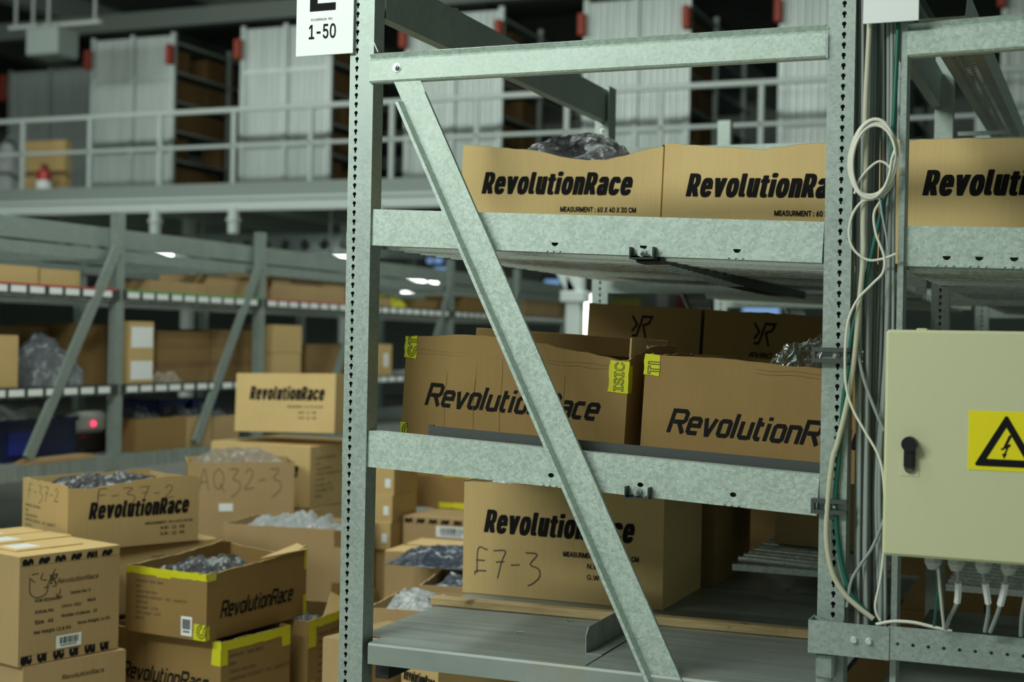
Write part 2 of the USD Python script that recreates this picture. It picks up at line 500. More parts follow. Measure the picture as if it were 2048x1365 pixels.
def small_print(lines, h, lead, u, v, squeeze=1.0):
    """Lines of small type, the first baseline at v, going down."""
    vs, fs, n = [], [], 0
    for k, t in enumerate(lines):
        if not t:
            continue
        a, f = glyphs(t)
        vs.append(a * [h * squeeze, h] + [u, v - k * lead])
        fs.append(f + n)
        n += len(a)
    return np.vstack(vs), np.vstack(fs)


XR = [[(0.0, 1.0), (0.30, 0.62), (0.20, 0.50), (0.02, 0.30)],
      [(0.02, 0.12), (0.30, 0.12), (0.62, 0.98), (1.16, 0.98), (1.0, 0.70), (0.66, 0.58), (0.84, 0.02)]]


def xr_logo():
    return unary_union([LineString(s).buffer(0.055, cap_style="flat", join_style="mitre") for s in XR])


HAND = {
    "E": [[(0.1, 0), (0.16, 1.0), (0.62, 0.98)], [(0.08, 0.52), (0.48, 0.52)], [(0, -0.08), (0.05, 0.06), (0.55, 0.10)]],
    "F": [[(0.06, -0.1), (0.16, 0.95), (0.62, 1.0)], [(0.12, 0.52), (0.5, 0.56)]],
    "7": [[(0.05, 0.96), (0.62, 0.98), (0.45, 0.55), (0.25, -0.15)], [(0.18, 0.50), (0.56, 0.54)]],
    "-": [[(0.02, 0.42), (0.42, 0.46)]],
    "3": [[(0.05, 0.98), (0.58, 0.94), (0.26, 0.52), (0.66, 0.36), (0.72, 0.05), (0.42, -0.24), (0.16, -0.36)]],
    "2": [[(0.05, 0.80), (0.30, 1.0), (0.52, 0.78), (0.30, 0.36), (0.02, 0.02), (0.62, 0.08)]],
    "A": [[(0, -0.05), (0.34, 1.0), (0.62, -0.05)], [(0.12, 0.36), (0.52, 0.38)]],
    "Q": [[(0.34, 1.0), (0.06, 0.72), (0.10, 0.22), (0.36, 0.02), (0.62, 0.30), (0.62, 0.75), (0.34, 1.0)], [(0.40, 0.30), (0.72, -0.08)]],
    "1": [[(0.2, 1.0), (0.16, 0.0)]],
}


def hand(text, w=0.06, gap=0.28):
    x, L = 0.0, []
    for ch in text:
        for s in HAND[ch]:
            L.append([(a + x, b) for a, b in s])
        x += max(a for s in HAND[ch] for a, b in s) + gap
    return strokes(L, w)


# ------------------------------------------------------------------ cartons
def wavy(pts):
    xs, ys = zip(*pts)
    return lambda u: np.interp(u, xs, ys)


class Carton(Thing):
    """Local frame: x along the length L, y along the width W (front face y = 0), z up, origin at the front left bottom corner."""

    def __init__(self, label, m, L, W, H, loc, rz=0.0, ry=0.0, rx=0.0, open_=True, rim=None, bulge=0.004, seed=0, name="carton", cat="cardboard box", group=None, t=0.005, ragged=0.0015, inner=None, flaps="closed"):
        b = thing(name, label, cat, loc, rz, ry, rx, group)
        super().__init__(b.path, b.loc, b.R)
        self.L, self.W, self.H, self.bulge, self.seed, self.m = L, W, H, bulge, seed, m
        rim = rim or {}
        rnd = np.random.default_rng(seed + 7)
        self.frames = {
            "front": (np.array([0, 0, 0.0]), np.array([1.0, 0, 0]), L, np.array([0, -1.0, 0])),
            "right": (np.array([L, 0, 0.0]), np.array([0, 1.0, 0]), W, np.array([1.0, 0, 0])),
            "back": (np.array([L, W, 0.0]), np.array([-1.0, 0, 0]), L, np.array([0, 1.0, 0])),
            "left": (np.array([0, W, 0.0]), np.array([0, -1.0, 0]), W, np.array([-1.0, 0, 0])),
        }
        walls, rims = [], []
        for face, (o, d, ln, nrm) in self.frames.items():
            nu, nv = max(8, int(ln / 0.03)), 7
            us, vs = np.linspace(0, 1, nu + 1), np.linspace(0, 1, nv + 1)
            r = rim.get(face, lambda u: 0 * u)(us) + (ragged * rnd.standard_normal(nu + 1) if open_ else 0)
            outs, ins = [], []
            for j, v in enumerate(vs):
                z = v * H + r * np.clip((v - 0.55) / 0.45, 0, 1)
                for k, uu in enumerate(us):
                    q = o + d * uu * ln + _Z * z[k]
                    dd = self.disp(face, uu * ln, v * H)
                    outs.append(q + nrm * dd)
                    ui = np.clip(uu * ln, t, ln - t)
                    ins.append(o + d * ui + _Z * z[k] + nrm * (dd - t))
            n = (nu + 1) * (nv + 1)
            vv = np.array(outs + ins)
            ff = []
            for j in range(nv):
                for k in range(nu):
                    a = j * (nu + 1) + k
                    b2, c, e = a + 1, a + nu + 2, a + nu + 1
                    ff += [(a, b2, c), (a, c, e), (n + a, n + c, n + b2), (n + a, n + e, n + c)]
            top = nv * (nu + 1)
            for k in range(nu):
                a, b2 = top + k, top + k + 1
                if open_:
                    rims.append((vv[[a, b2, n + b2, n + a]] + [0, 0, 0.0006], np.array([(0, 1, 2), (0, 2, 3)])))
                ff += [(a, b2, n + b2), (a, n + b2, n + a)]
                a, b2 = k, k + 1
                ff += [(a, n + b2, b2), (a, n + a, n + b2)]
            walls.append((vv, np.array(ff)))
        walls.append(bx(t, L - t, t, W - t, 0.0, t))
        self.part("body", cat_(*walls), m, smooth=35)
        if rims:
            self.part("cut_edge", cat_(*rims), "kraft_pale", label="pale cut cardboard edge")
        if not open_ and flaps == "closed":
            g = 0.002
            self.part("flap", rbx(0.001, L - 0.001, 0.001, W / 2 - g, H - 0.001, H + 0.004, 0.0015), m)
            self.part("flap", rbx(0.001, L - 0.001, W / 2 + g, W - 0.001, H - 0.001, H + 0.004, 0.0015), m)

    def disp(self, face, u, v):
        o, d, ln, n = self.frames[face]
        s = np.sin(np.pi * np.clip(u / ln, 0, 1)) * np.sin(np.pi * np.clip(v / self.H, 0, 1) * 0.98)
        k = {"front": 0, "right": 11, "back": 23, "left": 37}[face]
        nz = meshkit.noise(np.stack(np.broadcast_arrays(u * 6.0 + k, v * 6.0 + self.seed * 3.1, 0.5), -1), self.seed) - 0.4
        return self.bulge * s * (0.5 + 1.6 * nz)

    def decal(self, name, poly, m, face, off=0.0012, label=None, thick=None, parent=None):
        """Flat print or tape on a face, following its bulge; poly is 2D metres from the face's lower left corner, or (vertices, triangles)."""
        if not isinstance(poly, tuple) and poly.geom_type == "Polygon" and len(poly.exterior.coords) == 5 and not poly.interiors:
            x0, y0, x1, y1 = poly.bounds
            nx, ny = max(2, int((x1 - x0) / 0.02)), max(2, int((y1 - y0) / 0.02))
            g = np.array([(a, b) for b in np.linspace(y0, y1, ny + 1) for a in np.linspace(x0, x1, nx + 1)])
            poly = (g, np.array([t for jj in range(ny) for kk in range(nx) for a in [jj * (nx + 1) + kk] for t in ((a, a + 1, a + nx + 2), (a, a + nx + 2, a + nx + 1))]))
        v, f = poly if isinstance(poly, tuple) else tri2d(poly)
        o, d, ln, n = self.frames[face]
        dd = self.disp(face, v[:, 0], v[:, 1]) + off
        P = o + v[:, :1] * d + v[:, 1:2] * _Z + dd[:, None] * n
        return self.part(name, (P, np.array(f)), m, label=label, parent=parent)

    def tape(self, face, u0, u1, v0, v1, m="tape_yellow", letters=None, vertical=True, torn=True):
        rnd = np.random.default_rng(self.seed + int(1000 * abs(u0) + 100 * abs(v0)))
        nx, ny = max(2, int((u1 - u0) / 0.015)), max(2, int((v1 - v0) / 0.015))
        us, vs = np.linspace(u0, u1, nx + 1), np.linspace(v0, v1, ny + 1)
        g = np.array([(a, b) for b in vs for a in us])
        if torn:
            g = g + 0.0012 * rnd.standard_normal(g.shape)
        f = []
        for j in range(ny):
            for k in range(nx):
                a = j * (nx + 1) + k
                f += [(a, a + 1, a + nx + 2), (a, a + nx + 2, a + nx + 1)]
        pth = self.decal("tape", (g, np.array(f)), m, face, off=0.0016)
        if letters:
            G = glyph_poly(letters)
            G = G.buffer(0.05).difference(G.buffer(-0.02))
            if vertical:
                G = affinity.rotate(G, 90, origin=(0, 0))
                G = fit_poly(G, u0 + (u1 - u0) * 0.25, v0 + 0.004, height=(v1 - v0) * 0.92)
            else:
                G = fit_poly(G, u0 + 0.004, v0 + (v1 - v0) * 0.15, width=(u1 - u0) * 0.9)
            G = G.intersection(sbox(u0, v0, u1, v1))
            if not G.is_empty:
                self.decal("tape_lettering", G, "tape_print", face, off=0.0024, parent=pth)

    def sticker(self, face, u0, v0, w, h, barcode=True, lines=None):
        pth = self.decal("sticker", sbox(u0, v0, u0 + w, v0 + h), "paper_white", face, off=0.0018, label="white paper sticker")
        rnd = random.Random(int(u0 * 999) + self.seed)
        if barcode:
            bars, x = [], u0 + 0.14 * w
            while x < u0 + 0.86 * w:
                bw = w * rnd.choice([0.012, 0.02, 0.035])
                bars.append(sbox(x, v0 + 0.34 * h, x + bw, v0 + 0.86 * h))
                x += bw + w * rnd.choice([0.014, 0.024])
            bars += [sbox(u0 + w * (0.18 + 0.08 * k), v0 + 0.16 * h, u0 + w * (0.23 + 0.08 * k), v0 + 0.27 * h) for k in range(8)]
            self.decal("barcode", MultiPolygon([p for q in [unary_union(bars)] for p in getattr(q, "geoms", [q])]), "print_black", face, off=0.0026, parent=pth)


def heap(label, m, size, loc, rz=0.0, ry=0.0, amp=0.05, freq=9.0, seed=0, dome=0.05, name="bagged_garments", cat="plastic bag", nx=84, ny=64, group=None, base=0.1, tilt=0.0, sharp=1.0):
    """Crumpled clear bags: a ridged dome, L x W, rising from z = -base."""
    L, W = size
    t = thing(name, label, cat, loc, rz, ry, group=group)
    U, V = np.meshgrid(np.linspace(0, 1, nx + 1), np.linspace(0, 1, ny + 1))
    p = np.stack([U * L * 0.75, V * W * 1.7, 0 * U], -1) * freq
    p = p + 0.6 * (np.stack([meshkit.noise(p + 5.3, seed + 3), meshkit.noise(p + 9.1, seed + 4), 0 * U], -1) - 0.5)
    r = 0
    for o in range(4):
        n = meshkit.noise(p * 1.9 ** o + 3.7 * o, seed + o)
        r = r + (0.58 ** o) * (1 - np.abs(2 * n - 1)) ** (1.5 * sharp)
    edge = np.minimum(1, 5 * np.minimum(np.minimum(U, 1 - U), np.minimum(V, 1 - V))) ** 0.6
    bump = dome * np.sin(np.pi * U) ** 0.7 * np.sin(np.pi * V) ** 0.7
    z = (bump + amp * 0.8 * (r - 0.8) + tilt * (U - 0.5)) * edge - (1 - edge) * 0.02
    z = np.maximum(z, 0.0015 - base)
    top = np.stack([U * L, V * W, z], -1).reshape(-1, 3)
    bot = top.copy()
    bot[:, 2] = -base
    n = len(top)
    f = []
    for j in range(ny):
        for k in range(nx):
            a = j * (nx + 1) + k
            b, c, d = a + 1, a + nx + 2, a + nx + 1
            f += [(a, b, c), (a, c, d), (n + a, n + c, n + b), (n + a, n + d, n + c)]
    ring = list(range(nx + 1)) + [j * (nx + 1) + nx for j in range(1, ny + 1)] + [ny * (nx + 1) + k for k in range(nx - 1, -1, -1)] + [j * (nx + 1) for j in range(ny - 1, 0, -1)]
    for a, b in zip(ring, ring[1:] + ring[:1]):
        f += [(a, n + a, n + b), (a, n + b, b)]
    t.part("film", (np.vstack([top, bot]), np.array(f)), m, smooth=50)
    return t


def at(u, v, y=None, x=None, z=None):
    """The point of the photograph's pixel (u, v) on a plane of the building: y, x or z in metres."""
    d = FW + RT * ((u - 1024) / 2844.4) + UP * ((682.5 - v) / 2844.4)
    k, val = (1, y) if y is not None else (0, x) if x is not None else (2, z)
    o = np.array([0, 0, HC])
    return o + d * ((val - o[k]) / d[k])


XA, YA, ZA = np.eye(3)

# ------------------------------------------------------------------ the building
single("floor", bx(-30, 12, -6, 34, -0.1, 0), "floor_concrete", "pale grey concrete warehouse floor", "floor", kind="structure")
single("ceiling", bx(-30, 12, -6, 34, 7.6, 7.75), "ceiling_dark", "dark warehouse ceiling", "ceiling", kind="structure")
single("wall_back", bx(-30, 12, 33.9, 34.1, 0, 7.6), "wall_paint", "grey rear wall of the warehouse", "wall", kind="structure")
single("wall_left", bx(-30.1, -29.9, -6, 33.9, 0, 7.6), "wall_paint", "grey left wall of the warehouse", "wall", kind="structure")
for k in range(7):
    x = -21.0 + 3.4 * k
    single("trim_%d" % (k + 1), bx(x, x + 0.32, 12, 33.9, 7.15, 7.6), "beam_dark", "dark concrete ceiling beam running to the rear wall", "ceiling beam", kind="structure")
for k in range(3):
    y = 15.5 + 5.0 * k
    single("trim_%d" % (k + 8), bx(-30, 12, y, y + 0.22, 6.85, 7.15), "beam_dark", "dark cross beam under the warehouse ceiling", "ceiling beam", kind="structure")

# upper floor: deck, fascia, white edge pipe, joists and columns
mz = thing("mezzanine", "grey steel upper floor with white edge beam along the rear of the hall", "mezzanine", (-6, 20, 0))
mz.part("deck", bx(-26, 4, 17.0, 27, 3.52, 3.65), "mezz_grey", world=True)
mz.part("fascia", bx(-26, 4, 16.96, 17.0, 3.44, 3.65), "mezz_grey", world=True)
mz.part("edge_beam", cat_(bx(-26, 4, 16.84, 16.96, 3.25, 3.44), bx(-26, 4, 16.80, 16.84, 3.40, 3.44)), "white_paint", world=True, label="white painted edge beam")
for u in (7, 315, 471, 762, 900, 1050):
    p = at(u, 440, y=16.9)
    mz.part("hanger", cat_(bx(p[0] - 0.055, p[0] + 0.055, 16.80, 16.90, 2.93, 3.30), bx(p[0] - 0.075, p[0] + 0.075, 16.78, 16.92, 3.10, 3.14)), "white_paint", world=True, label="short white hanger under the edge beam")
for k in range(14):
    x = -25 + 2.0 * k
    mz.part("joist", bx(x, x + 0.1, 17.1, 27, 3.28, 3.52), "beam_dark", world=True)
cb = thing("cellular_beam", "grey steel beam with a row of round holes under the upper floor", "steel beam", (-10, 18.6, 2.75))
pl = sbox(-24, 2.72, 2, 3.02).difference(unary_union([Point(-23.7 + 0.34 * k, 2.89).buffer(0.085, quad_segs=3) for k in range(75)]))
cb.part("web", extrude(pl, (0, 18.6, 0), XA, ZA, YA, 0.02), "mezz_grey", world=True)
cb.part("flange", bx(-24, 2, 18.5, 18.7, 2.69, 2.72), "mezz_grey", world=True)
cb.part("flange", bx(-24, 2, 18.5, 18.7, 3.02, 3.05), "mezz_grey", world=True)
for i, u in enumerate((372, 690)):
    p = at(u, 470, y=20)
    single("floor_column", bx(p[0] - 0.08, p[0] + 0.08, 20, 20.16, 0, 3.52), "white_paint", ["grey column under the upper floor behind the left racks", "grey column under the upper floor behind the front rack post"][i], "column")
rl = thing("guard_railing", "pale grey guard railing along the edge of the upper floor", "railing", (-8, 17.05, 3.665))
for k in range(18):
    x = -20.17 + 1.255 * k
    rl.part("post", rbx(x - 0.032, x + 0.032, 17.03, 17.09, 3.65, 4.66, 0.008), "rail_paint", world=True)
rl.part("top_rail", rbx(-22, 3, 17.025, 17.095, 4.66, 4.73, 0.012), "rail_paint", world=True)
rl.part("mid_rail", rbx(-22, 3, 17.03, 17.08, 4.16, 4.21, 0.01), "rail_paint", world=True)


def corrugated(x0, x1, y, z0, z1, seed):
    """Folded sheet: flat pans with raised ribs."""
    n = 7
    pitch = (x1 - x0) / n
    pts = []
    for k in range(n):
        a = x0 + k * pitch
        w = pitch
        pts += [(a, 0), (a + 0.30 * w, 0), (a + 0.38 * w, -0.022), (a + 0.50 * w, -0.022), (a + 0.56 * w, -0.014), (a + 0.64 * w, -0.014), (a + 0.70 * w, -0.022), (a + 0.84 * w, -0.022), (a + 0.92 * w, 0)]
    pts.append((x1, 0))
    poly = LineString(pts).buffer(0.0015, cap_style="flat", join_style="mitre")
    return extrude(poly, (0, y, z0), XA, YA, ZA, z1 - z0)


small = Carton("brown cardboard box on the shelf of the upper floor shelving", "kraft_shaded", 0.36, 0.42, 0.34, (-13.5, 18.1, 3.78), open_=False, seed=3, group="boxes on the upper floor shelving")
first = True
unit_x = [(-14.65, -13.10), (-11.90, -10.37), (-9.16, -7.68), (-6.49, -5.03), (-3.85, -2.36), (-1.17, 0.3)]
names = ["leftmost of the shelving runs nearest the railing", "shelving run left of the white row sign", "run behind the front rack's brace", "run above the film-filled carton", "run behind the right front post", "run at the right edge"]
for i, (x0, x1) in enumerate(unit_x):
    t = thing("shelving_unit", "tall shelf run with ribbed galvanized end panels, " + names[i], "shelving", ((x0 + x1) / 2, 18, 3.65))
    xm = (x0 + x1) / 2
    for a, b in ((x0 + 0.07, xm - 0.03), (xm + 0.05, x1 - 0.05)):
        t.part("end_panel", corrugated(a, b, 18.02, 3.67, 6.06, i), "zinc_panel", world=True)
    for a in (x0, xm - 0.03, x1 - 0.05):
        t.part("upright", cat_(bx(a, a + 0.07, 17.97, 18.03, 3.65, 6.10), bx(a + 0.02, a + 0.03, 17.955, 17.97, 3.65, 6.10)), "zinc_panel", world=True)
    for z in (4.27, 5.38):
        t.part("panel_strap", bx(x0 + 0.05, x1 - 0.04, 17.985, 18.0, z, z + (0.04 if z < 5 else 0.07)), "zinc_dull" if z < 5 else "zinc_panel", world=True)
    for k in range(6):
        z = 3.70 + 0.45 * k
        t.part("shelf", bx(x0 + 0.02, x1 - 0.02, 18.06, 21.6, z, z + 0.03), "mezz_grey", world=True)
    for yy in (19.5, 21.2):
        t.part("upright", bx(x1 - 0.07, x1 - 0.005, yy, yy + 0.06, 3.65, 6.10), "zinc_dull", world=True)
    for xx in (x0 - 0.03, x1 - 0.05):
        t.part("end_protector", rbx(xx - 0.02, xx + 0.08, 17.84, 17.95, 5.60, 5.90, 0.015), "red_plastic", world=True, label="red plastic corner piece")
    rnd = random.Random(50 + i)
    for k in range(5):
        for j in range(4):
            if rnd.random() < 0.18:
                continue
            z = 3.734 + 0.45 * k
            od = ["lowest", "second", "third", "fourth", "fifth"][k]
            lab = f"shaded cardboard box {['nearest the front', 'second back', 'third back', 'fourth back'][j]} on the {od} shelf of the {['first', 'second', 'third', 'fourth', 'fifth', 'sixth'][i]} upper shelving run"
            sx = (x1 - 0.45 - rnd.random() * 0.03, 18.12 + 0.44 * j, z)
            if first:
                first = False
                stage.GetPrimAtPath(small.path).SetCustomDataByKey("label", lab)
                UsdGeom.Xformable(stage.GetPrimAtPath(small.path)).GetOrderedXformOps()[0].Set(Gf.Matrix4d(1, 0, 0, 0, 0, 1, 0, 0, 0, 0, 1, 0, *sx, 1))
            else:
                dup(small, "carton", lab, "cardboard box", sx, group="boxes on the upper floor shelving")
t = thing("shelving_unit", "shorter, darker shelf run with ribbed end panels at the far left of the upper floor", "shelving", (-18, 21, 3.65))
for a, b in ((-18.95, -18.06), (-17.98, -17.06)):
    t.part("end_panel", corrugated(a, b, 21.02, 3.67, 6.35, 9), "zinc_panel", world=True)
for a in (-19.0, -18.06, -17.08):
    t.part("upright", bx(a, a + 0.07, 20.97, 21.03, 3.65, 6.38), "zinc_panel", world=True)
for k in range(6):
    t.part("shelf", bx(-18.95, -17.05, 21.06, 24, 3.7 + 0.45 * k, 3.73 + 0.45 * k), "mezz_grey", world=True)
t.part("end_protector", rbx(-19.12, -19.0, 20.84, 20.95, 5.8, 6.3, 0.015), "red_plastic", world=True, label="red plastic corner piece")
p0, p1 = at(47, 372, y=17.6), at(131, 280, y=17.6)
Carton("upright cardboard box standing by the railing of the upper floor", "kraft", p1[0] - p0[0], 0.14, p1[2] - 3.66, (p0[0], 17.6, 3.66), open_=False, seed=4, name="tall_carton")
fe = at(88, 372, y=17.3)
t = thing("fire_extinguisher", "red fire extinguisher in front of the upright box on the upper floor", "fire extinguisher", (fe[0], 17.3, 3.651))
t.part("cylinder", tube([(0, 0, 0), (0, 0, 0.02), (0, 0, 0.28), (0, 0, 0.33), (0, 0, 0.35)], np.array([0.110, 0.115, 0.115, 0.075, 0.035]), 16, 0), "red_paint", smooth=40)
t.part("label", tube([(0, 0, 0.03), (0, 0, 0.16)], np.array([0.1165, 0.1165]), 16, 0), "paper_white", label="white label band")
t.part("valve", cat_(cyl((0, 0, 0.34), (0, 0, 0.40), 0.022), bx(-0.08, 0.05, -0.012, 0.012, 0.39, 0.41)), "black_plastic")
t.part("hose", tube([(0.03, 0, 0.38), (0.10, -0.02, 0.34), (0.115, -0.02, 0.2), (0.10, -0.01, 0.08)], 0.012, 8), "black_plastic", smooth=40)
ub = thing("unit_heater", "white box-shaped heater unit hanging under the ceiling at the upper left", "heater", at(92, 115, y=16.6))
ub.part("housing", rbx(-0.22, 0.36, -0.2, 0.3, 0.0, 0.42, 0.03), "mezz_grey")
ub.part("hanger_rod", cyl((0, 0.05, 0.42), (0, 0.05, 1.2), 0.02, 8), "mezz_grey")
for i, (u0, u1, v, y, lab) in enumerate([(20, 78, 62, 17.5, "unlit white tube light left of the hanging heater"), (85, 202, 58, 17.5, "unlit white tube light right of the hanging heater")]):
    a, b = at(u0, v, y=y), at(u1, v, y=y)
    t = thing("tube_light", lab, "ceiling lamp", (a[0], y, a[2]))
    t.part("housing", rbx(0, b[0] - a[0], -0.06, 0.06, 0.0, 0.07, 0.015), "white_plastic")
    t.part("bracket", cat_(bx(0.1, 0.13, -0.02, 0.02, 0.07, 7.6 - a[2]), bx(b[0] - a[0] - 0.13, b[0] - a[0] - 0.1, -0.02, 0.02, 0.07, 7.6 - a[2])), "white_plastic")
# white bags of goods at the left edge of the upper floor
p = at(4, 372, y=17.5)
heap("shiny white wrapped bundle at the left edge of the upper floor", "film_white", (0.5, 0.5), (p[0] - 0.35, 17.5, 3.70), amp=0.1, dome=0.85, seed=5, base=0.03, name="wrapped_bundle", cat="wrapped bundle")

# lamps under the upper floor and lit openings at the far side
for i, (u, v, y, ln, lab) in enumerate([(120, 515, 18.0, 0.65, "lit tube lamp under the upper floor at the far left"), (312, 517, 18.4, 0.6, "lit tube lamp right of the near post of the left rack"),
                                         (660, 520, 18.2, 0.9, "lit tube lamp behind the front rack post"), (827, 568, 21.3, 0.40, "bright lit tube lamp seen left of the diagonal brace"),
                                         (866, 570, 25.2, 0.18, "small far lit lamp right of the bright tube"), (404, 542, 20.3, 0.25, "small lit lamp over the boxes of the left rack"), (815, 585, 26.3, 0.25, "faint far lamp below the bright tube")]):
    q = at(u, v, y=y)
    t = thing("tube_lamp", lab, "ceiling lamp", q)
    t.part("tube", rbx(-ln / 2, ln / 2, -0.04, 0.04, 0, 0.05, 0.01), "lamp_tube")
    t.part("housing", bx(-ln / 2 - 0.03, ln / 2 + 0.03, -0.06, 0.06, 0.05, 0.09), "white_plastic")
    t.part("hanger", bx(-0.015, 0.015, -0.015, 0.015, 0.09, 3.5195 - q[2]), "white_plastic")


def lit_opening(name, label, cat, u0, u1, v0, v1, y, m, frame="rail_paint", group=None):
    a, b = at(u0, v1, y=y), at(u1, v0, y=y)
    t = thing(name, label, cat, ((a[0] + b[0]) / 2, y, a[2]), group=group)
    t.part("pane", bx(a[0], b[0], y, y + 0.03, a[2], b[2]), m, world=True)
    w = 0.08
    t.part("frame", cat_(bx(a[0] - w, a[0], y - 0.03, y + 0.03, a[2] - w, b[2] + w), bx(b[0], b[0] + w, y - 0.03, y + 0.03, a[2] - w, b[2] + w), bx(a[0], b[0], y - 0.03, y + 0.03, b[2], b[2] + w), bx(a[0], b[0], y - 0.03, y + 0.03, a[2] - w, a[2])), frame, world=True)


lit_opening("bright_doorway", "overexposed bright doorway left of the rear post of the front rack", "doorway", 1158, 1194, 590, 705, 33.86, "daylight_window")
lit_opening("blue_window", "bluish lit window beyond the far end of the front rack, under the cross bar", "window", 1485, 1560, 612, 640, 33.86, "blue_window")
for i, (u, v, lab) in enumerate([(870, 522, "small bluish screen above the bright tube lamp"), (880, 540, "lower bluish screen under the other one"), (1105, 565, "bluish screen right of the diagonal brace")]):
    lit_opening("wall_screen", lab, "screen", u - 16, u + 16, v - 5, v + 5, 33.86, "blue_window", frame="strip_dark")
q = at(1362, 640, y=33.7)
rb = thing("hose_cabinet", "red fire hose cabinet far behind the upper gap of the front rack", "cabinet", (q[0], 33.7, q[2] - 0.4))
rb.part("body", rbx(-0.12, 0.22, 0, 0.2, 0.0, 1.0, 0.01), "red_paint")
rb.part("door", rbx(-0.10, 0.20, -0.02, 0.0, 0.03, 0.97, 0.005), "red_paint")
q = at(1325, 600, y=33.85)
single("wall_notice", rbx(q[0] - 0.16, q[0] + 0.14, 33.86, 33.899, q[2] - 0.3, q[2] + 0.3, 0.004), "paper_white", "white notice board left of the red hose cabinet", "notice board")
q = at(1425, 625, y=33.8)
single("red_sign", rbx(q[0] - 0.15, q[0] + 0.15, 33.84, 33.899, q[2] - 0.35, q[2] + 0.15, 0.01), "red_plastic", "red sign right of the hose cabinet, under the rear brace", "sign")
q = at(1243, 610, y=33.8)
single("notice_board", rbx(q[0] - 0.45, q[0] + 0.5, 33.8, 33.899, q[2] - 0.3, q[2] + 0.17, 0.03), "tape_yellow", "yellow board on the rear wall beyond the rear post of the front rack", "notice board")

cw = thing("floor_column", "white steel column with a diagonal strut beyond the left rack row", "column", (-4.39, 12, 0))
cw.part("shaft", rbx(-4.46, -4.32, 12, 12.14, 0, 3.3, 0.01), "white_paint", world=True)
cw.part("collar", rbx(-4.50, -4.28, 11.96, 12.18, 1.86, 1.96, 0.01), "white_paint", world=True)
cw.part("strut", run([(-0.05, 0), (0.05, 0)], 0.08, (-4.40, 12.05, 1.95), (-4.80, 12.05, 2.6), YA), "white_paint", world=True)

# ------------------------------------------------------------------ the flow racks
_hole = unary_union([Point(0, 0).buffer(0.0054, quad_segs=3), sbox(-0.0024, -0.0105, 0.0024, 0)])


def perforated(x0, x1, hx, z0, z1, off=0.0, pitch=0.025):
    n = int((z1 - z0 - 0.02) / pitch)
    hs = [affinity.translate(_hole, hx, z0 + 0.02 + off + pitch * k) for k in range(n)]
    return sbox(x0, z0, x1, z1).difference(unary_union(hs))


def upright(t, x0, x1, y, z0, z1, hx, depth=0.06, off=0.0, m="zinc_upright", holes=(0, 9)):
    h0, h1 = max(z0, holes[0]), min(z1, holes[1])
    pieces = [extrude(perforated(x0, x1, hx, h0, h1, off), (0, y, 0), XA, ZA, YA, 0.002)]
    if h0 > z0:
        pieces.append(bx(x0, x1, y, y + 0.002, z0, h0))
    if h1 < z1:
        pieces.append(bx(x0, x1, y, y + 0.002, h1, z1))
    pieces += [bx(x0, x0 + 0.002, y + 0.002, y + depth, z0, z1), bx(x1 - 0.002, x1, y + 0.002, y + depth, z0, z1), bx(x0 + 0.002, x1 - 0.002, y + depth - 0.002, y + depth, z0, z1)]
    return t.part("upright", cat_(*pieces), m, world=True)


def side_rail(t, x0, z0, x1, z1, h, y, holes=(), notches=(), slot="oval", m="zinc_beam"):
    """Inclined C rail; z0, z1 are its top edge at x0, x1."""
    p0, p1 = np.array([x0, y, z0]), np.array([x1, y, z1])
    D = (p1 - p0) / np.linalg.norm(p1 - p0)
    L = np.linalg.norm(p1 - p0)
    B = np.cross(D, -YA)
    B = B if B[2] > 0 else -B
    web = sbox(0, -h, L, 0)
    cut = []
    for hx in holes:
        s = hx - x0
        hole = affinity.scale(Point(s, -h + 0.030).buffer(0.008, quad_segs=5), 1.0, 0.75) if slot == "oval" else Point(s, -h + 0.026).buffer(0.0095, quad_segs=6).intersection(sbox(s - 0.02, -h, s + 0.02, -h + 0.0262))
        cut.append(hole)
        cut += [Point(s + k, -h).buffer(0.0042, quad_segs=3) for k in (-0.018, 0.0, 0.018)]
    web = web.difference(unary_union(cut)) if cut else web
    t.part("side_rail", cat_(extrude(web, p0, D, B, YA, 0.003), run([(0.003, 0), (0.040, 0)], 0.003, p0 - B * 0.0015, p1 - B * 0.0015, YA, B), run([(0.003, 0), (0.038, 0)], 0.003, p0 - B * (h - 0.0015), p1 - B * (h - 0.0015), YA, B), run([(0.038, -0.0015), (0.038, -h + 0.003)], 0.002, p0, p1, YA, B)), m, world=True)


def tracks(t, x0, x1, y0, y1, ztop, slope, step=0.105, m="zinc_track"):
    n = int((y1 - y0) / step)
    for k in range(n):
        y = y0 + step * k
        p0, p1 = np.array([x0, y, ztop]), np.array([x1, y, ztop + slope * (x1 - x0)])
        poly = Polygon([(0, 0), (0, -0.022), (0.005, -0.030), (0.013, -0.030), (0.018, -0.022), (0.032, -0.022), (0.037, -0.030), (0.045, -0.030), (0.050, -0.022), (0.050, 0), (0.045, 0), (0.045, -0.017), (0.005, -0.017), (0.005, 0)])
        D = (p1 - p0) / np.linalg.norm(p1 - p0)
        t.part("roller_track", extrude(poly, p0, YA, np.cross(D, YA), D, np.linalg.norm(p1 - p0)), m, world=True)


def rollers(t, x0, x1, y0, y1, z, slope, step=0.078, r=0.012):
    for k in range(int((y1 - y0) / step)):
        y = y0 + step * k
        t.part("roller", cyl((x0, y, z - r), (x1, y, z - r + slope * (x1 - x0)), r, 10), "zinc_track", world=True, smooth=40)


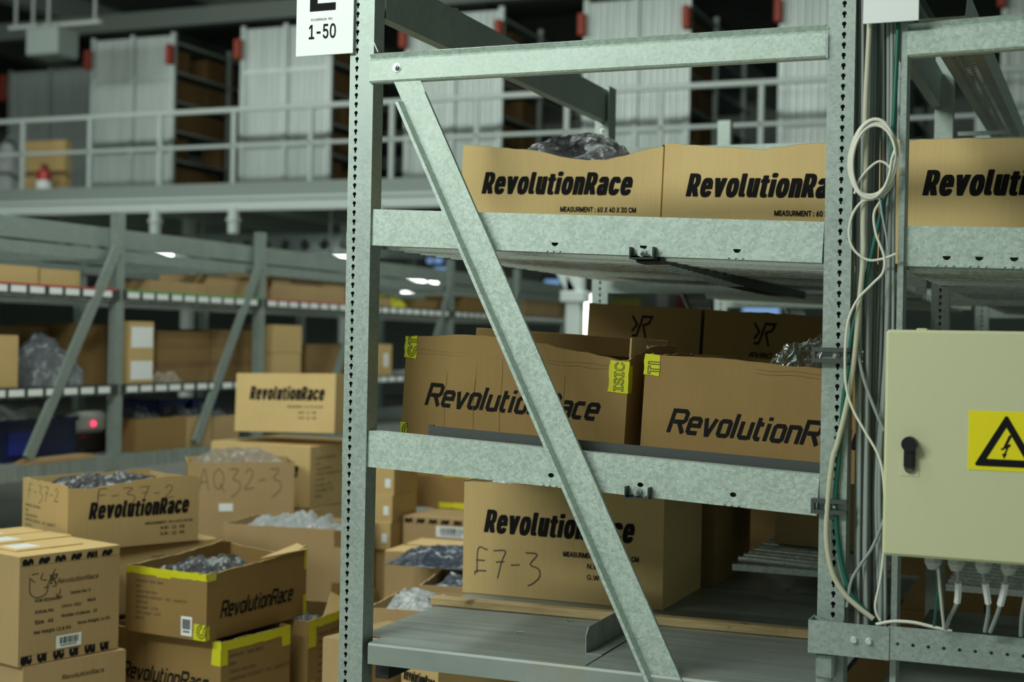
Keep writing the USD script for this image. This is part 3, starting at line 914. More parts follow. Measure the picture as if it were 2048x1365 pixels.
def brace(t, top, bot, y, w=0.073, m="zinc_beam", lip=True, start=0.10):
    """Diagonal channel, open to the front, its flanges ending short of the flat top."""
    p0, p1 = np.array([top[0], y, top[1]]), np.array([bot[0], y, bot[1]])
    D = (p1 - p0) / np.linalg.norm(p1 - p0)
    S = np.cross(D, YA)
    S = S if S[0] > 0 else -S
    path = t.part("diagonal_brace", cat_(
        run([(-w / 2, 0), (w / 2, 0)], 0.003, p0, p1, S, YA),
        run([(-w / 2 + 0.001, 0.0), (-w / 2 - 0.004, -0.024), (-w / 2 - 0.012, -0.024)], 0.0025, p0 + D * start, p1, S, YA),
        run([(w / 2 - 0.001, 0.0), (w / 2, -0.014)], 0.0025, p0 + D * start * 1.1, p1, S, YA)), m, world=True)
    return path


def bolt(t, c, r=0.009, m="bolt_zinc", parent=None, out=-YA, name="bolt"):
    c = np.asarray(c, float)
    return t.part(name, cat_(cyl(c, c + out * 0.002, r * 1.6, 16), cyl(c + out * 0.002, c + out * 0.008, r, 6), cyl(c + out * 0.008, c + out * 0.014, r * 0.55, 10)), m, world=True, parent=parent)


YF = 3.47
fr = thing("flow_rack", "galvanized steel flow rack in the foreground with a diagonal brace between two perforated posts", "rack", (-1.25, 4.4, 0))
upright(fr, -1.940, -1.866, YF, 0, 2.75, -1.918, off=0.004)
upright(fr, -0.624, -0.559, YF, 0, 2.75, -0.586, off=0.011)
for z in (1.775, 1.205, 1.165):
    fr.part("hook_tab", rbx(-1.945, -1.9405, YF + 0.004, YF + 0.03, z - 0.018, z + 0.018, 0.002), "zinc_upright", world=True)
# top rail: bright web, darker set-back lip above
fr.part("top_rail", run([(0.020, 0.082), (0.002, 0.076), (0.010, 0.066), (0, 0.058), (0, 0.004), (0.004, 0), (0.03, 0)], 0.0025, (-1.872, YF - 0.012, 2.204), (-0.628, YF - 0.012, 2.201), YA, ZA), "zinc_beam", world=True)
bolt(fr, (-1.787, YF - 0.013, 2.240), 0.008)
_t, _b = at(818, 170, y=YF - 0.006), at(1337, 1365, y=YF - 0.006)
_s = (_b - _t) / (_t[2] - _b[2])
brace(fr, tuple((_t - _s * 0.06)[[0, 2]]), tuple((_b + _s * 0.15)[[0, 2]]), YF - 0.006)
side_rail(fr, -1.864, 1.857, -0.626, 1.804, 0.100, YF + 0.008, holes=(-1.321, -1.079, -0.836), slot="louvre")
side_rail(fr, -1.864, 1.245, -0.626, 1.189, 0.100, YF + 0.008, holes=(-1.319, -1.075, -0.834))
tracks(fr, -1.845, -0.63, 3.53, 5.42, 1.778, -0.043)
tracks(fr, -1.845, -0.63, 3.70, 5.42, 1.205, -0.045)
fr.part("stop_profile", run([(0, 0.0), (0.0, -0.045), (0.03, -0.045)], 0.004, (-1.712, 3.545, 1.262), (-0.63, 3.545, 1.213), YA, ZA), "grey_plastic", world=True, label="dark grey stop profile along the lower shelf")
fr.part("stop_profile", run([(0, 0.0), (0.012, 0.0)], 0.004, (-1.712, 3.545, 1.262), (-1.70, 3.545, 1.2615), YA, ZA), "grey_plastic", world=True)
for z, sl in ((1.745, "upper"), (1.136, "lower")):
    x = -1.085
    pb = fr.part("clip", cat_(bx(x - 0.027, x - 0.024, YF - 0.02, YF + 0.05, z - 0.030, z), bx(x + 0.034, x + 0.037, YF - 0.02, YF + 0.05, z - 0.030, z), bx(x - 0.024, x + 0.034, YF - 0.02, YF + 0.05, z - 0.030, z - 0.027), bx(x - 0.024, x + 0.034, YF + 0.02, YF + 0.05, z - 0.027, z)), "dark_steel", world=True, label="dark clip bracket under the rail")
    bolt(fr, (x, YF + 0.0, z - 0.013), 0.007, parent=pb)
xc = spline([(-1.075, 3.50, 1.722), (-1.075, 4.0, 1.712), (-1.075, 4.5, 1.700), (-1.075, 5.0, 1.695), (-1.075, 5.42, 1.694)], 5)
bar = fr.part("cross_bar", cat_(*[run([(-0.032, 0.016), (-0.032, -0.012), (0.032, -0.012), (0.032, 0.016)], 0.004, a, b, XA, ZA) for a, b in zip(xc, xc[1:])]), "dark_steel", world=True, label="dark ribbed cross bar under the upper shelf")
for k in range(16):
    y = 3.58 + 0.055 * k
    z = np.interp(y, xc[:, 1], xc[:, 2])
    fr.part("rib", bx(-1.108, -1.042, y, y + 0.014, z - 0.0165, z - 0.010), "zinc_track", world=True, parent=bar)
# bottom deck with folded front edge, divider and side bearer
dk = Polygon([(-1.91, 3.535), (-1.842, 3.535), (-1.842, 3.462), (-0.60, 3.462), (-0.60, 5.40), (-1.91, 5.40)])
fr.part("deck", cat_(extrude(dk, (0, 0, 0.662), XA, YA, ZA, 0.003), run([(0, 0), (-0.004, -0.006), (-0.004, -0.055), (0.012, -0.056)], 0.003, (-1.842, 3.462, 0.6635), (-0.63, 3.462, 0.6635), YA, ZA)), "deck_steel", world=True)
fr.part("deck_seam", bx(-1.215, -1.212, 3.47, 4.0, 0.665, 0.6660), "dark_steel", world=True)
dv = Polygon([(3.60, 0.665), (3.60, 0.715), (3.62, 0.735), (3.99, 0.735), (4.0, 0.665)])
fr.part("divider", cat_(extrude(dv, (-1.262, 0, 0), YA, ZA, XA, 0.003), bx(-1.259, -1.215, 3.60, 4.0, 0.665, 0.668)), "deck_steel", world=True, label="bent sheet metal divider on the bottom deck")
fr.part("bearer", cat_(bx(-1.84, -1.80, 3.50, 5.42, 0.56, 0.655), cyl((-1.83, 3.47, 0.64), (-1.80, 3.52, 0.64), 0.022, 12)), "steel_black", world=True, label="black bearer under the deck")
fr.part("bearer", bx(-0.70, -0.66, 3.50, 5.42, 0.56, 0.655), "steel_black", world=True)
# frames further back, long beams, rear shelves
for k, y in enumerate((5.46, 7.44)):
    upright(fr, -1.915, -1.847, y, 0, 2.30 if k == 0 else 2.7, -1.880, holes=(1.5, 2.29), m="zinc_upright")
    if k == 0:
        fr.part("post_extension", cat_(bx(-1.915, -1.913, y, y + 0.05, 2.30, 2.535), bx(-1.913, -1.849, y, y + 0.002, 2.30, 2.535), bx(-1.849, -1.847, y - 0.03, y + 0.06, 2.30, 2.535)), "zinc_dull", world=True)
        for z in (2.33, 2.36, 2.39):
            bolt(fr, (-1.883, y, z), 0.006)
    upright(fr, -0.585, -0.520, y, 0, 2.7, -0.552, holes=(1.5, 2.29), m="zinc_upright" if k == 0 else "zinc_dull")
    brace(fr, (-1.727, 2.20), (-0.90, 0.50), y - 0.006, m="zinc_dull")
    side_rail(fr, -1.845, 2.285, 0.9, 2.265, 0.06, y - 0.02, m="zinc_beam")
    fr.part("side_rail", bx(-1.845, -0.6, y - 0.03, y - 0.01, 1.70, 1.80), "zinc_dull", world=True)
tracks(fr, -1.845, -0.63, 5.56, 7.38, 1.765, -0.043, step=0.12, m="zinc_dull")
rollers(fr, -1.10, -0.63, 4.66, 5.40, 0.80, -0.03)
fr.part("track_bar", bx(-1.10, -0.63, 4.57, 4.60, 0.765, 0.785), "zinc_track", world=True)
for x, nm in ((-1.862, 0), (-0.56, 1)):
    fr.part("long_beam", run([(0.035, 0.0), (0, 0.0), (0, 0.125), (0.035, 0.125)], 0.003, (x, YF + 0.062, 2.395), (x, 5.458, 2.395), -XA, ZA), "zinc_dull", world=True)

rr = thing("flow_rack", "galvanized flow rack bay at the right edge, behind the cream electrical cabinet", "rack", (0.2, 4.4, 0))
rr.part("upright", cat_(bx(-0.450, -0.436, YF - 0.004, YF - 0.002, 0.0, 2.75), bx(-0.438, -0.436, YF - 0.002, YF + 0.06, 0, 2.75), bx(-0.450, -0.436, YF + 0.06, YF + 0.062, 0, 2.75)), "zinc_upright", world=True)
upright(rr, 0.86, 0.92, YF, 0, 2.75, 0.885, holes=(0, 0.1))
rr.part("top_rail", run([(0.020, 0.082), (0.002, 0.076), (0.010, 0.066), (0, 0.058), (0, 0.004), (0.004, 0), (0.03, 0)], 0.0025, (-0.436, YF - 0.004, 2.193), (0.86, YF - 0.004, 2.215), YA, ZA), "zinc_beam", world=True)
side_rail(rr, -0.436, 1.792, 0.86, 1.757, 0.096, YF + 0.008, holes=(-0.337, -0.264, -0.187, 0.1, 0.3), slot="louvre")
side_rail(rr, -0.436, 1.150, 0.86, 1.110, 0.096, YF + 0.008)
tracks(rr, -0.43, 0.85, 3.53, 5.42, 1.712, -0.028)
tracks(rr, -0.43, 0.85, 5.56, 7.38, 1.705, -0.028, step=0.12, m="zinc_dull")
for y in (5.46, 7.44):
    rr.part("side_rail", bx(-0.515, 0.9, y - 0.03, y - 0.01, 1.66, 1.76), "zinc_dull", world=True)
rollers(rr, -0.43, 0.85, 4.66, 5.40, 0.78, -0.03)
rr.part("track_bar", bx(-0.43, 0.85, 4.57, 4.60, 0.755, 0.775), "zinc_track", world=True)
rr.part("deck", bx(-0.55, 0.85, 3.60, 5.3, 0.56, 0.565), "deck_steel", world=True)
rr.part("leg", bx(-0.20, -0.16, 3.62, 3.66, 0, 0.56), "zinc_dull", world=True)

tr = thing("cable_tray", "perforated galvanized cable tray running to the back above the right rack bay", "cable tray", (-0.32, 4.5, 2.2))
tl, tg = at(1878, 107, y=4.1), at(1963, 103, y=4.1)
tw = tg[0] - tl[0]
xm_, zt_ = (tl[0] + tg[0]) / 2, (tl[2] + tg[2]) / 2
slots = []
for k in range(80):
    for r in range(3):
        slots.append(sbox(-0.030 + 0.022 * r, 3.63 + 0.036 * k + 0.018 * (r % 2), -0.018 + 0.022 * r, 3.646 + 0.036 * k + 0.018 * (r % 2)))
tp = sbox(-tw / 2, 3.60, tw / 2, 6.6).difference(unary_union(slots))
a0, a1 = np.array([xm_, 3.60, zt_ - 0.013]), np.array([xm_, 6.6, zt_ + 0.06])
dy = (a1 - a0) / np.linalg.norm(a1 - a0)
nz = np.cross(XA, dy)
tr.part("tray_floor", extrude(tp, a0 - dy * 3.60, XA, dy, nz, 0.0015), "zinc_dull", world=True)
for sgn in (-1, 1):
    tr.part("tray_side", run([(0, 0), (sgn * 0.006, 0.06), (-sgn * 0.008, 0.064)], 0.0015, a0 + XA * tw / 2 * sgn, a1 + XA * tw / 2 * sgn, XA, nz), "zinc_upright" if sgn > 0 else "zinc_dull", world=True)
tr.part("tray_hanger", bx(-0.50, xm_ + tw / 2, 5.445, 5.455, 2.285, 2.30), "zinc_dull", world=True)


bk = thing("support_channel", "horizontal galvanized channel with a row of holes below the electrical cabinet", "steel channel", (-0.2, 3.42, 0.77))
yb = 3.405
p2 = sbox(-0.446, 0.774, 0.5, 0.852).difference(unary_union([Point(-0.425 + 0.0345 * k, 0.812).buffer(0.0042, quad_segs=3) for k in range(26)]))
bk.part("channel", cat_(extrude(p2, (0, yb, 0), XA, ZA, YA, 0.003), bx(-0.446, 0.5, yb + 0.003, yb + 0.06, 0.774, 0.777)), "zinc_upright", world=True)
bk.part("end_piece", cat_(bx(-0.632, -0.444, yb - 0.003, yb, 0.772, 0.850), bx(-0.632, -0.629, yb, yb + 0.07, 0.772, 0.850), bx(-0.629, -0.444, yb, yb + 0.055, 0.772, 0.775), bx(-0.629, -0.56, yb + 0.052, yb + 0.055, 0.775, 0.850)), "zinc_upright", world=True)
for x in (-0.524, -0.490):
    bk.part("bolt", cyl((x, yb - 0.003, 0.812), (x, yb - 0.011, 0.812), 0.009, 16, r2=0.006), "bolt_white", world=True, label="round pale bolt head", smooth=40)
pf = at(1650, 1340, y=3.44)
bk.part("foot_bracket", rbx(pf[0] - 0.020, pf[0] + 0.024, 3.42, 3.462, pf[2] - 0.02, 0.770, 0.006), "zinc_dull", world=True)
for i, (z, x0, x1, lab) in enumerate([(1.463, -0.645, -0.552, "upper grey plastic cable clamp on the right post"), (1.098, -0.640, -0.555, "lower grey plastic cable clamp on the right post")]):
    t = thing("cable_clamp", lab, "clamp", (x0, YF, z))
    t.part("bar", cat_(bx(x0, x1, YF - 0.022, YF - 0.001, z, z + 0.010), bx(x0, x1, YF - 0.022, YF - 0.001, z + 0.026, z + 0.036), bx(x0, x0 + 0.008, YF - 0.022, YF - 0.001, z + 0.01, z + 0.026)), "grey_plastic", world=True)
    bolt(t, (x0 + 0.055, YF - 0.003, z + 0.018), 0.006)

# ------------------------------------------------------------------ row signs
sg = thing("row_sign", "white row sign with a large letter E and 1-50 beside the left post", "sign", (-2.02, YF - 0.01, 2.29))
ry = math.radians(0.5)
sg.part("panel", rbx(-2.108, -1.925, YF - 0.012, YF - 0.008, 2.288, 2.545, 0.001), "paper_white", world=True)


def on_front(t, poly, x, z, y, m, name="lettering", parent=None):
    v, f = poly if isinstance(poly, tuple) else tri2d(poly)
    P = np.stack([x + v[:, 0], np.full(len(v), y), z + v[:, 1]], 1)
    return t.part(name, (P, np.array(f)), m, world=True, parent=parent)


E_ = unary_union([sbox(0, 0, 0.024, 0.13), sbox(0.024, 0, 0.082, 0.021), sbox(0.024, 0.055, 0.072, 0.075), sbox(0.024, 0.109, 0.080, 0.13)])
on_front(sg, E_, -2.064, 2.412, YF - 0.0128, "print_black")
on_front(sg, fit_poly("FLOWRACK-RO", 0, 0, width=0.067), -2.059, 2.385, YF - 0.0128, "print_black")
G = glyph_poly("1-50").buffer(0.02)
on_front(sg, fit_poly(G, 0, 0, width=0.086, height=0.041), -2.066, 2.334, YF - 0.0128, "print_black")
s2 = thing("row_sign", "blank white sign hung in front of the cables at the top right", "sign", (-0.47, YF - 0.04, 2.268))
s2.part("panel", rbx(-0.535, -0.407, YF - 0.042, YF - 0.038, 2.268, 2.50, 0.001), "paper_white", world=True)
s2.part("hook", bx(-0.475, -0.465, YF - 0.038, YF - 0.004, 2.44, 2.45), "zinc_dull", world=True)
single("zip_tie", tube([at(748, 85, y=3.462), at(752, 95, y=3.462), at(756, 104, y=3.462)], 0.0016, 6, 3), "paper_white", "white cable tie end on the left post beside the row sign", "cable tie")

# ------------------------------------------------------------------ electrical cabinet
cx0, cx1, cz0, cz1, cy = -0.437, 0.06, 1.045, 1.541, 3.20
ec = thing("electrical_cabinet", "cream steel electrical cabinet with a yellow high voltage warning sticker", "electrical cabinet", ((cx0 + cx1) / 2, 3.31, cz0))
ec.part("body", rbx(cx0 + 0.006, cx1 - 0.006, cy + 0.022, cy + 0.22, cz0 + 0.006, cz1 - 0.003, 0.006), "cabinet_cream", world=True)
dr = ec.part("door", rbx(cx0, cx1, cy, cy + 0.020, cz0, cz1, 0.006), "cabinet_cream", world=True)
h = at(1820, 910, y=cy)
hp = ec.part("handle", cat_(rbx(h[0] - 0.012, h[0] + 0.012, cy - 0.016, cy - 0.001, h[2] - 0.030, h[2] + 0.028, 0.005), tube([(h[0], cy - 0.001, h[2] + 0.024), (h[0], cy - 0.024, h[2] + 0.024)], 0.0165, 18, 0)), "black_plastic", parent=dr, world=True, label="black quarter-turn door handle")
ec.part("keyhole_cover", tube([(h[0] - 0.011, cy - 0.006, h[2] - 0.025), (h[0] - 0.006, cy - 0.006, h[2] - 0.036), (h[0] + 0.006, cy - 0.006, h[2] - 0.036), (h[0] + 0.011, cy - 0.006, h[2] - 0.025)], 0.002, 6), "grey_plastic", parent=dr, world=True)
ec.part("handle_recess", rbx(h[0] - 0.020, h[0] + 0.020, cy - 0.0012, cy + 0.001, h[2] - 0.047, h[2] + 0.002, 0.0004), "cabinet_cream", parent=dr, world=True)
ec.part("hinge_cap", rbx(-0.375, -0.352, cy + 0.02, cy + 0.06, cz1 - 0.004, cz1 + 0.004, 0.002), "cabinet_cream", world=True)
ws = ec.part("warning_sticker", rbx(-0.260, -0.105, cy - 0.0012, cy - 0.0002, 1.243, 1.370, 0.0003), "sign_yellow", world=True, label="yellow warning sticker")
tri = Polygon([(0, 0), (0.116, 0), (0.058, 0.100)]).buffer(0.004).difference(Polygon([(0.0185, 0.0115), (0.0975, 0.0115), (0.058, 0.080)]))
on_front(ec, tri, -0.241, 1.256, cy - 0.0020, "print_black", "warning_triangle", ws)
bz = unary_union([Polygon([(0.0, 0.0), (0.011, 0.026), (0.016, 0.026), (0.006, 0.004)]).buffer(0.0006), Polygon([(-0.006, -0.003), (0.014, 0.008), (0.014, 0.003), (-0.004, -0.006)]), LineString([(0.010, 0.006), (0.002, -0.016)]).buffer(0.0016), Polygon([(-0.003, -0.013), (0.007, -0.013), (0.001, -0.024)])])
on_front(ec, bz, -0.188, 1.293, cy - 0.0020, "print_black", "lightning_symbol", ws)
rg = random.Random(4)
glx = [-0.334, -0.285, -0.228, -0.176, -0.125]
for i, x in enumerate(glx):
    yy = cy + 0.055
    ec.part("cable_gland", cat_(cyl((x, yy, cz0 + 0.005), (x, yy, cz0 - 0.014), 0.020, 6), cyl((x, yy, cz0 - 0.014), (x, yy, cz0 - 0.030), 0.019, 16, r2=0.011)), "gland_grey", world=True, smooth=30)
cabs = [("green cable leaving the leftmost gland of the cabinet", "cable_green", [(1874, 1135), (1876, 1180), (1872, 1220), (1868, 1252)], 3.285, 0.0035, False),
        ("white cable crossing from the leftmost gland of the cabinet", "cable_white", [(1876, 1136), (1880, 1180), (1884, 1220), (1888, 1258)], 3.28, 0.0035, False),
        ("grey cable with a white tag under the second gland of the cabinet", "cable_grey", [(1914, 1135), (1916, 1165), (1914, 1205), (1900, 1235), (1892, 1258)], 3.28, 0.005, True),
        ("grey cable with a white tag under the third gland of the cabinet", "cable_grey", [(1965, 1138), (1972, 1180), (1977, 1220), (1970, 1264)], 3.28, 0.005, True),
        ("grey cable with a white tag under the fourth gland of the cabinet", "cable_grey", [(2014, 1140), (2008, 1180), (1996, 1225), (1980, 1265)], 3.28, 0.005, True),
        ("grey cable at the right edge under the fifth gland of the cabinet", "cable_grey", [(2062, 1145), (2052, 1190), (2044, 1235), (2042, 1272)], 3.28, 0.005, False)]
for lab, m, pts, y, r, tagd in cabs:
    P = [at(u, v, y=y + 0.03 * k) for k, (u, v) in enumerate(pts)]
    t = thing("cabinet_cable", lab, "cable", P[-1])
    t.part("sheath", tube(P, r, 8, 6), m, world=True, smooth=60)
    if tagd:
        S = spline(P, 6)
        n = len(S)
        t.part("cable_tag", tube(S[n // 4:n // 4 + 7], r + 0.003, 6, 0), "paper_white", world=True, label="white wrap-around cable tag")

# ------------------------------------------------------------------ cables between the posts
ORD = "first second third fourth fifth sixth seventh eighth ninth tenth eleventh twelfth thirteenth fourteenth fifteenth sixteenth seventeenth".split()
rg = random.Random(11)
n = 17
for i in range(n):
    u0 = 1716 + (1793 - 1716) * i / (n - 1) + rg.uniform(-2, 2)
    u2 = 1711 + (1770 - 1711) * i / (n - 1) + rg.uniform(-4, 4)
    u1 = (u0 * 0.5 + u2 * 0.5) + rg.uniform(-6, 6)
    y = 3.475 + rg.choice([0.0, 0.012, 0.024, 0.036])
    P = [at(u0 - 1, -40, y=y), at(u0, 150, y=y), at(u0 - 3 + rg.uniform(-3, 3), 420, y=y), at(u1, 700, y=y), at(u2 + rg.uniform(-3, 3), 950, y=y), at(u2, 1120, y=y), at(u2 + 2 + rg.uniform(-3, 6), 1255, y=y)]
    single("cable", tube(P, rg.choice([0.0044, 0.005, 0.0056]), 8, 6), rg.choice(["cable_grey", "cable_grey", "cable_grey_dark"]), f"{ORD[i]} grey cable from the left, counted at the top, between the right posts", "cable", group="grey cables between the right posts", smooth=60)
for i, (pts, lb) in enumerate([([(1714, 700), (1728, 760), (1748, 815), (1768, 862)], "grey cable slanting right behind the white cable, above the cabinet handle"), ([(1768, 1040), (1745, 1095), (1718, 1135), (1702, 1165), (1694, 1215)], "grey cable slanting left across the lower bundle")]):
    single("cable", tube([at(u, v, y=3.458) for u, v in pts], 0.0042, 8, 6), "cable_grey", lb, "cable", smooth=60)
single("cable", tube([at(u, v, y=3.452) for u, v in [(1741, -30), (1739, 53), (1731, 225), (1732, 316), (1727, 440), (1727, 510), (1718, 616), (1708, 721), (1694, 809), (1674, 890), (1666, 915), (1657, 987), (1653, 1075), (1664, 1143), (1687, 1186), (1715, 1214), (1747, 1239)]], 0.0066, 10, 6), "cable_cream", "thick cream cable bowing over the right post", "cable", smooth=60)
single("cable", tube([at(u, v, y=3.462) for u, v in [(1798, -30), (1796, 56), (1789, 211), (1782, 334), (1775, 373), (1759, 440), (1739, 528), (1725, 588), (1704, 668), (1697, 739), (1687, 799), (1678, 915), (1671, 987), (1673, 1058), (1683, 1129), (1701, 1186), (1722, 1214), (1753, 1244)]], 0.0055, 10, 6), "cable_green", "green earth cable running down beside the cream cable", "cable", smooth=60)
# coil of white cable, its hanging loops and its tail
cc = thing("cable_coil", "coil of white cable tied up between the right posts", "cable", at(1746, 322, y=3.43))
loop = []
rg = np.random.default_rng(3)
for k in range(6 * 24):
    a = 2 * math.pi * k / 24
    turn = k / 24
    ru, rv = 41 + 4 * math.sin(1.7 * turn) + (2.2 * (turn % 3)), 72 + 5 * math.cos(2.3 * turn) + 2 * (turn % 2)
    loop.append(at(1746 + ru * math.cos(a) - 6 * math.sin(a), 320 + rv * math.sin(a) + 3 * math.sin(turn * 2), y=3.436 - 0.0038 * (int(turn * 1.0) % 4) + 0.002 * math.sin(3 * a)))
cc.part("windings", tube(loop, 0.0036, 8, 2), "cable_white", world=True, smooth=60)
cc.part("inner_loop", tube([at(u, v, y=3.44) for u, v in [(1709, 388), (1717, 363), (1741, 334), (1761, 323), (1780, 336), (1787, 362), (1770, 388), (1752, 398)]], 0.0032, 8, 6), "cable_white", world=True, smooth=60)
cc.part("hanging_loop", tube([at(u, v, y=3.437) for u, v in [(1748, 398), (1724, 404), (1705, 430), (1698, 468), (1708, 500), (1735, 520), (1765, 518), (1792, 508)]], 0.0032, 8, 6), "cable_white", world=True, smooth=60)
cc.part("tail", tube([at(u, v, y=3.435) for u, v in [(1762, 400), (1748, 428), (1752, 468), (1768, 512), (1766, 545), (1745, 568), (1715, 600), (1697, 640), (1691, 690), (1690, 735), (1693, 778), (1706, 820), (1729, 862), (1757, 912), (1767, 960), (1770, 1040), (1767, 1107), (1760, 1164), (1751, 1207), (1753, 1228), (1761, 1242)]], 0.0034, 8, 6), "cable_white", world=True, smooth=60)
cc.part("zip_tie", tube([at(u, v, y=3.428) for u, v in [(1752, 388), (1760, 402), (1764, 430), (1772, 470), (1776, 500)]], 0.0024, 6, 4), "zip_tie", world=True)
single("cable", tube([at(u, v, y=3.43) for u, v in [(1752, 1250), (1786, 1244), (1826, 1246), (1861, 1254), (1904, 1264)]], 0.0046, 8, 6), "cable_white", "white cable lying along the top of the perforated channel", "cable", smooth=60)
st = thing("mounting_strip", "galvanized strip with holes and a bolt behind the cables, left of the cabinet", "metal strip", at(1745, 900, y=3.545))
hs = unary_union([Point(0.0, 0.10).buffer(0.006), Point(0, 0.30).buffer(0.009), Point(0, 0.365).buffer(0.005), Point(0.001, 0.02).buffer(0.004)])
q0 = at(1746, 660, y=3.53)
st.part("plate", extrude(sbox(-0.018, -0.30, 0.016, 0.13).difference(unary_union([Point(0, 0.0).buffer(0.0085), Point(0, 0.065).buffer(0.0045), Point(0.002, -0.19).buffer(0.004)])), q0, XA, ZA, YA, 0.003), "zinc_upright", world=True)
bolt(st, at(1745, 712, y=3.53), 0.008)
q = at(1752, 762, y=3.54)
single("yellow_tape_piece", rbx(q[0] - 0.004, q[0] + 0.006, 3.54, 3.545, q[2] - 0.02, q[2] + 0.03, 0.001), "tape_yellow", "strip of yellow tape behind the cables beside the cabinet", "tape")

# ------------------------------------------------------------------ cartons in the front rack
LOGO = heavy("RevolutionRace")
TECHLOGO = tech("RevolutionRace")


def kraft_print(c, face="front", meas=True, weights=False, m="print_black"):
    """Big bold lettering with the measurement line, as on the 60 x 40 x 30 boxes."""
    L, H = (c.L if face in ("front", "back") else c.W), c.H
    c.decal("lettering", fit_poly(LOGO, 0.108 * L, 0.545 * H, width=0.755 * L, height=0.215 * H), m, face)
    if meas:
        c.decal("small_lettering", fit_poly(glyph_poly("MEASURMENT : 60 X 40 X 30 CM").buffer(0.055), 0.515 * L, 0.390 * H, width=0.37 * L, height=0.0250 * L), m, face)
    if weights:
        c.decal("small_lettering", fit_poly(glyph_poly("N.W :   12   KG").buffer(0.03), 0.635 * L, 0.300 * H, width=0.21 * L), m, face)
        c.decal("small_lettering", fit_poly(glyph_poly("G.W :   13   KG").buffer(0.03), 0.635 * L, 0.205 * H, width=0.21 * L), m, face)


YT = 4.25
a, b = at(918, 440, y=YT), at(1318, 440, y=YT)
LT = b[0] - a[0]
dzt = 1.790
c = Carton("open kraft carton on the upper shelf with dark film bulging over its sagging rim", "kraft_pale", LT, 0.46, 0.348, (a[0], YT, dzt), ry=0.030, seed=1, bulge=0.006, rim={"front": wavy([(0, 0.006), (0.16, -0.002), (0.36, -0.016), (0.58, -0.046), (0.74, -0.046), (0.86, -0.024), (1, -0.002)]), "back": wavy([(0, 0), (0.5, -0.03), (1, 0)])})
kraft_print(c)
heap("clear film over dark garments bulging from the left carton of the upper shelf", "film_dark", (0.42, 0.36), (a[0] + 0.13, YT + 0.035, dzt + 0.300), amp=0.028, freq=11, dome=0.085, seed=12, base=0.12)
q = at(1320, 440, y=YT)
c2 = Carton("open kraft carton right of the film-filled one, partly behind the right post", "kraft_pale", LT, 0.46, 0.350, (q[0] + 0.004, YT - 0.01, dzt - 0.026), ry=0.030, seed=2, bulge=0.006, rim={"front": wavy([(0, 0.010), (0.2, -0.004), (0.45, -0.012), (0.62, -0.002), (0.66, 0.006), (1, 0)])})
kraft_print(c2)
q = at(1787, 440, y=YT - 0.12)
c3 = Carton("kraft carton on the upper shelf of the right rack bay, right of the cable bundle", "kraft_pale", LT, 0.46, 0.350, (q[0], YT - 0.12, dzt - 0.050), ry=0.02, seed=6, bulge=0.004)
kraft_print(c3)

YB = 3.66
a = at(799, 868, y=YB)
cb1 = Carton("brown carton with yellow corner tape on the lower shelf, crossed by the diagonal brace", "kraft_brown", 0.672, 0.46, 0.285, (a[0] + 0.004, YB, 1.207 + 0.0045), ry=0.047, seed=21, bulge=0.007, rim={"front": wavy([(0, 0.012), (0.12, 0.018), (0.3, 0.030), (0.55, 0.024), (0.8, 0.0), (1, -0.012)]), "right": wavy([(0, -0.01), (0.5, 0.03), (1, 0.03)])})
cb1.decal("lettering", fit_poly(TECHLOGO, 0.070, 0.102, width=0.530, height=0.068), "print_black", "front")
cb1.tape("front", -0.004, 0.034, 0.235, 0.298, letters="SI", torn=True)
cb1.tape("left", 0.445, 0.46, 0.235, 0.290)
cb1.tape("front", 0.618, 0.674, 0.185, 0.270, letters="ISIC")
cb1.tape("front", -0.003, 0.020, 0.0, 0.050, letters="G")
cb1.tape("front", 0.595, 0.662, 0.0, 0.024, letters="GI", vertical=False)
cb1.tape("right", 0.0, 0.03, 0.185, 0.26)
for (v, s) in ((0.262, 1), (0.252, 2)):
    cb1.decal("crease", LineString([(x, v + 0.0016 * math.sin(37 * x * s) - 0.018 * max(0, x - 0.3)) for x in np.linspace(0.04, 0.61, 40)]).buffer(0.0007), "kraft_dark", "front")
for uu, v0_, v1_ in ((0.135, 0.03, 0.20), (0.225, 0.01, 0.26), (0.305, 0.05, 0.255), (0.49, 0.02, 0.22)):
    cb1.decal("crease", LineString([(uu + 0.0015 * math.sin(40 * z), z) for z in np.linspace(v0_, v1_, 14)]).buffer(0.0006), "kraft_dark", "front")
cb1.part("flap", rbx(0.02, 0.65, 0.44, 0.452, 0.27, 0.33, 0.002), "kraft_brown")
tf = cb1.part("torn_flap", cat_(bx(0.664, 0.669, 0.02, 0.16, 0.28, 0.335), bx(0.662, 0.667, 0.18, 0.30, 0.28, 0.315)), "kraft_mid", label="torn upright end flap")
a2 = at(1279, 880, y=YB)
cb2 = Carton("brown carton with yellow corner tape on the lower shelf, beside the right post", "kraft_brown", 0.672, 0.46, 0.290, (a2[0], YB, 1.207 - 0.026), ry=0.047, seed=22, bulge=0.007, rim={"front": wavy([(0, 0.0), (0.3, 0.004), (0.7, -0.003), (1, 0)])})
cb2.decal("lettering", fit_poly(TECHLOGO, 0.070, 0.085, width=0.530, height=0.068), "print_black", "front")
cb2.tape("front", -0.003, 0.040, 0.235, 0.292, letters="IL")
cb2.tape("left", 0.44, 0.46, 0.215, 0.29)
cb2.tape("front", 0.0, 0.022, 0.0, 0.030)
for s in (0.262, 0.272):
    cb2.decal("crease", LineString([(x, s + 0.002 * math.sin(51 * x)) for x in np.linspace(0.30, 0.65, 30)]).buffer(0.0007), "kraft_dark", "front")
heap("clear film bulging from the brown carton beside the right post", "clear_film", (0.30, 0.36), (a2[0] + 0.30, YB + 0.04, 1.435), ry=0.0, amp=0.05, freq=12, dome=0.055, seed=14, base=0.05)
YX = 4.85
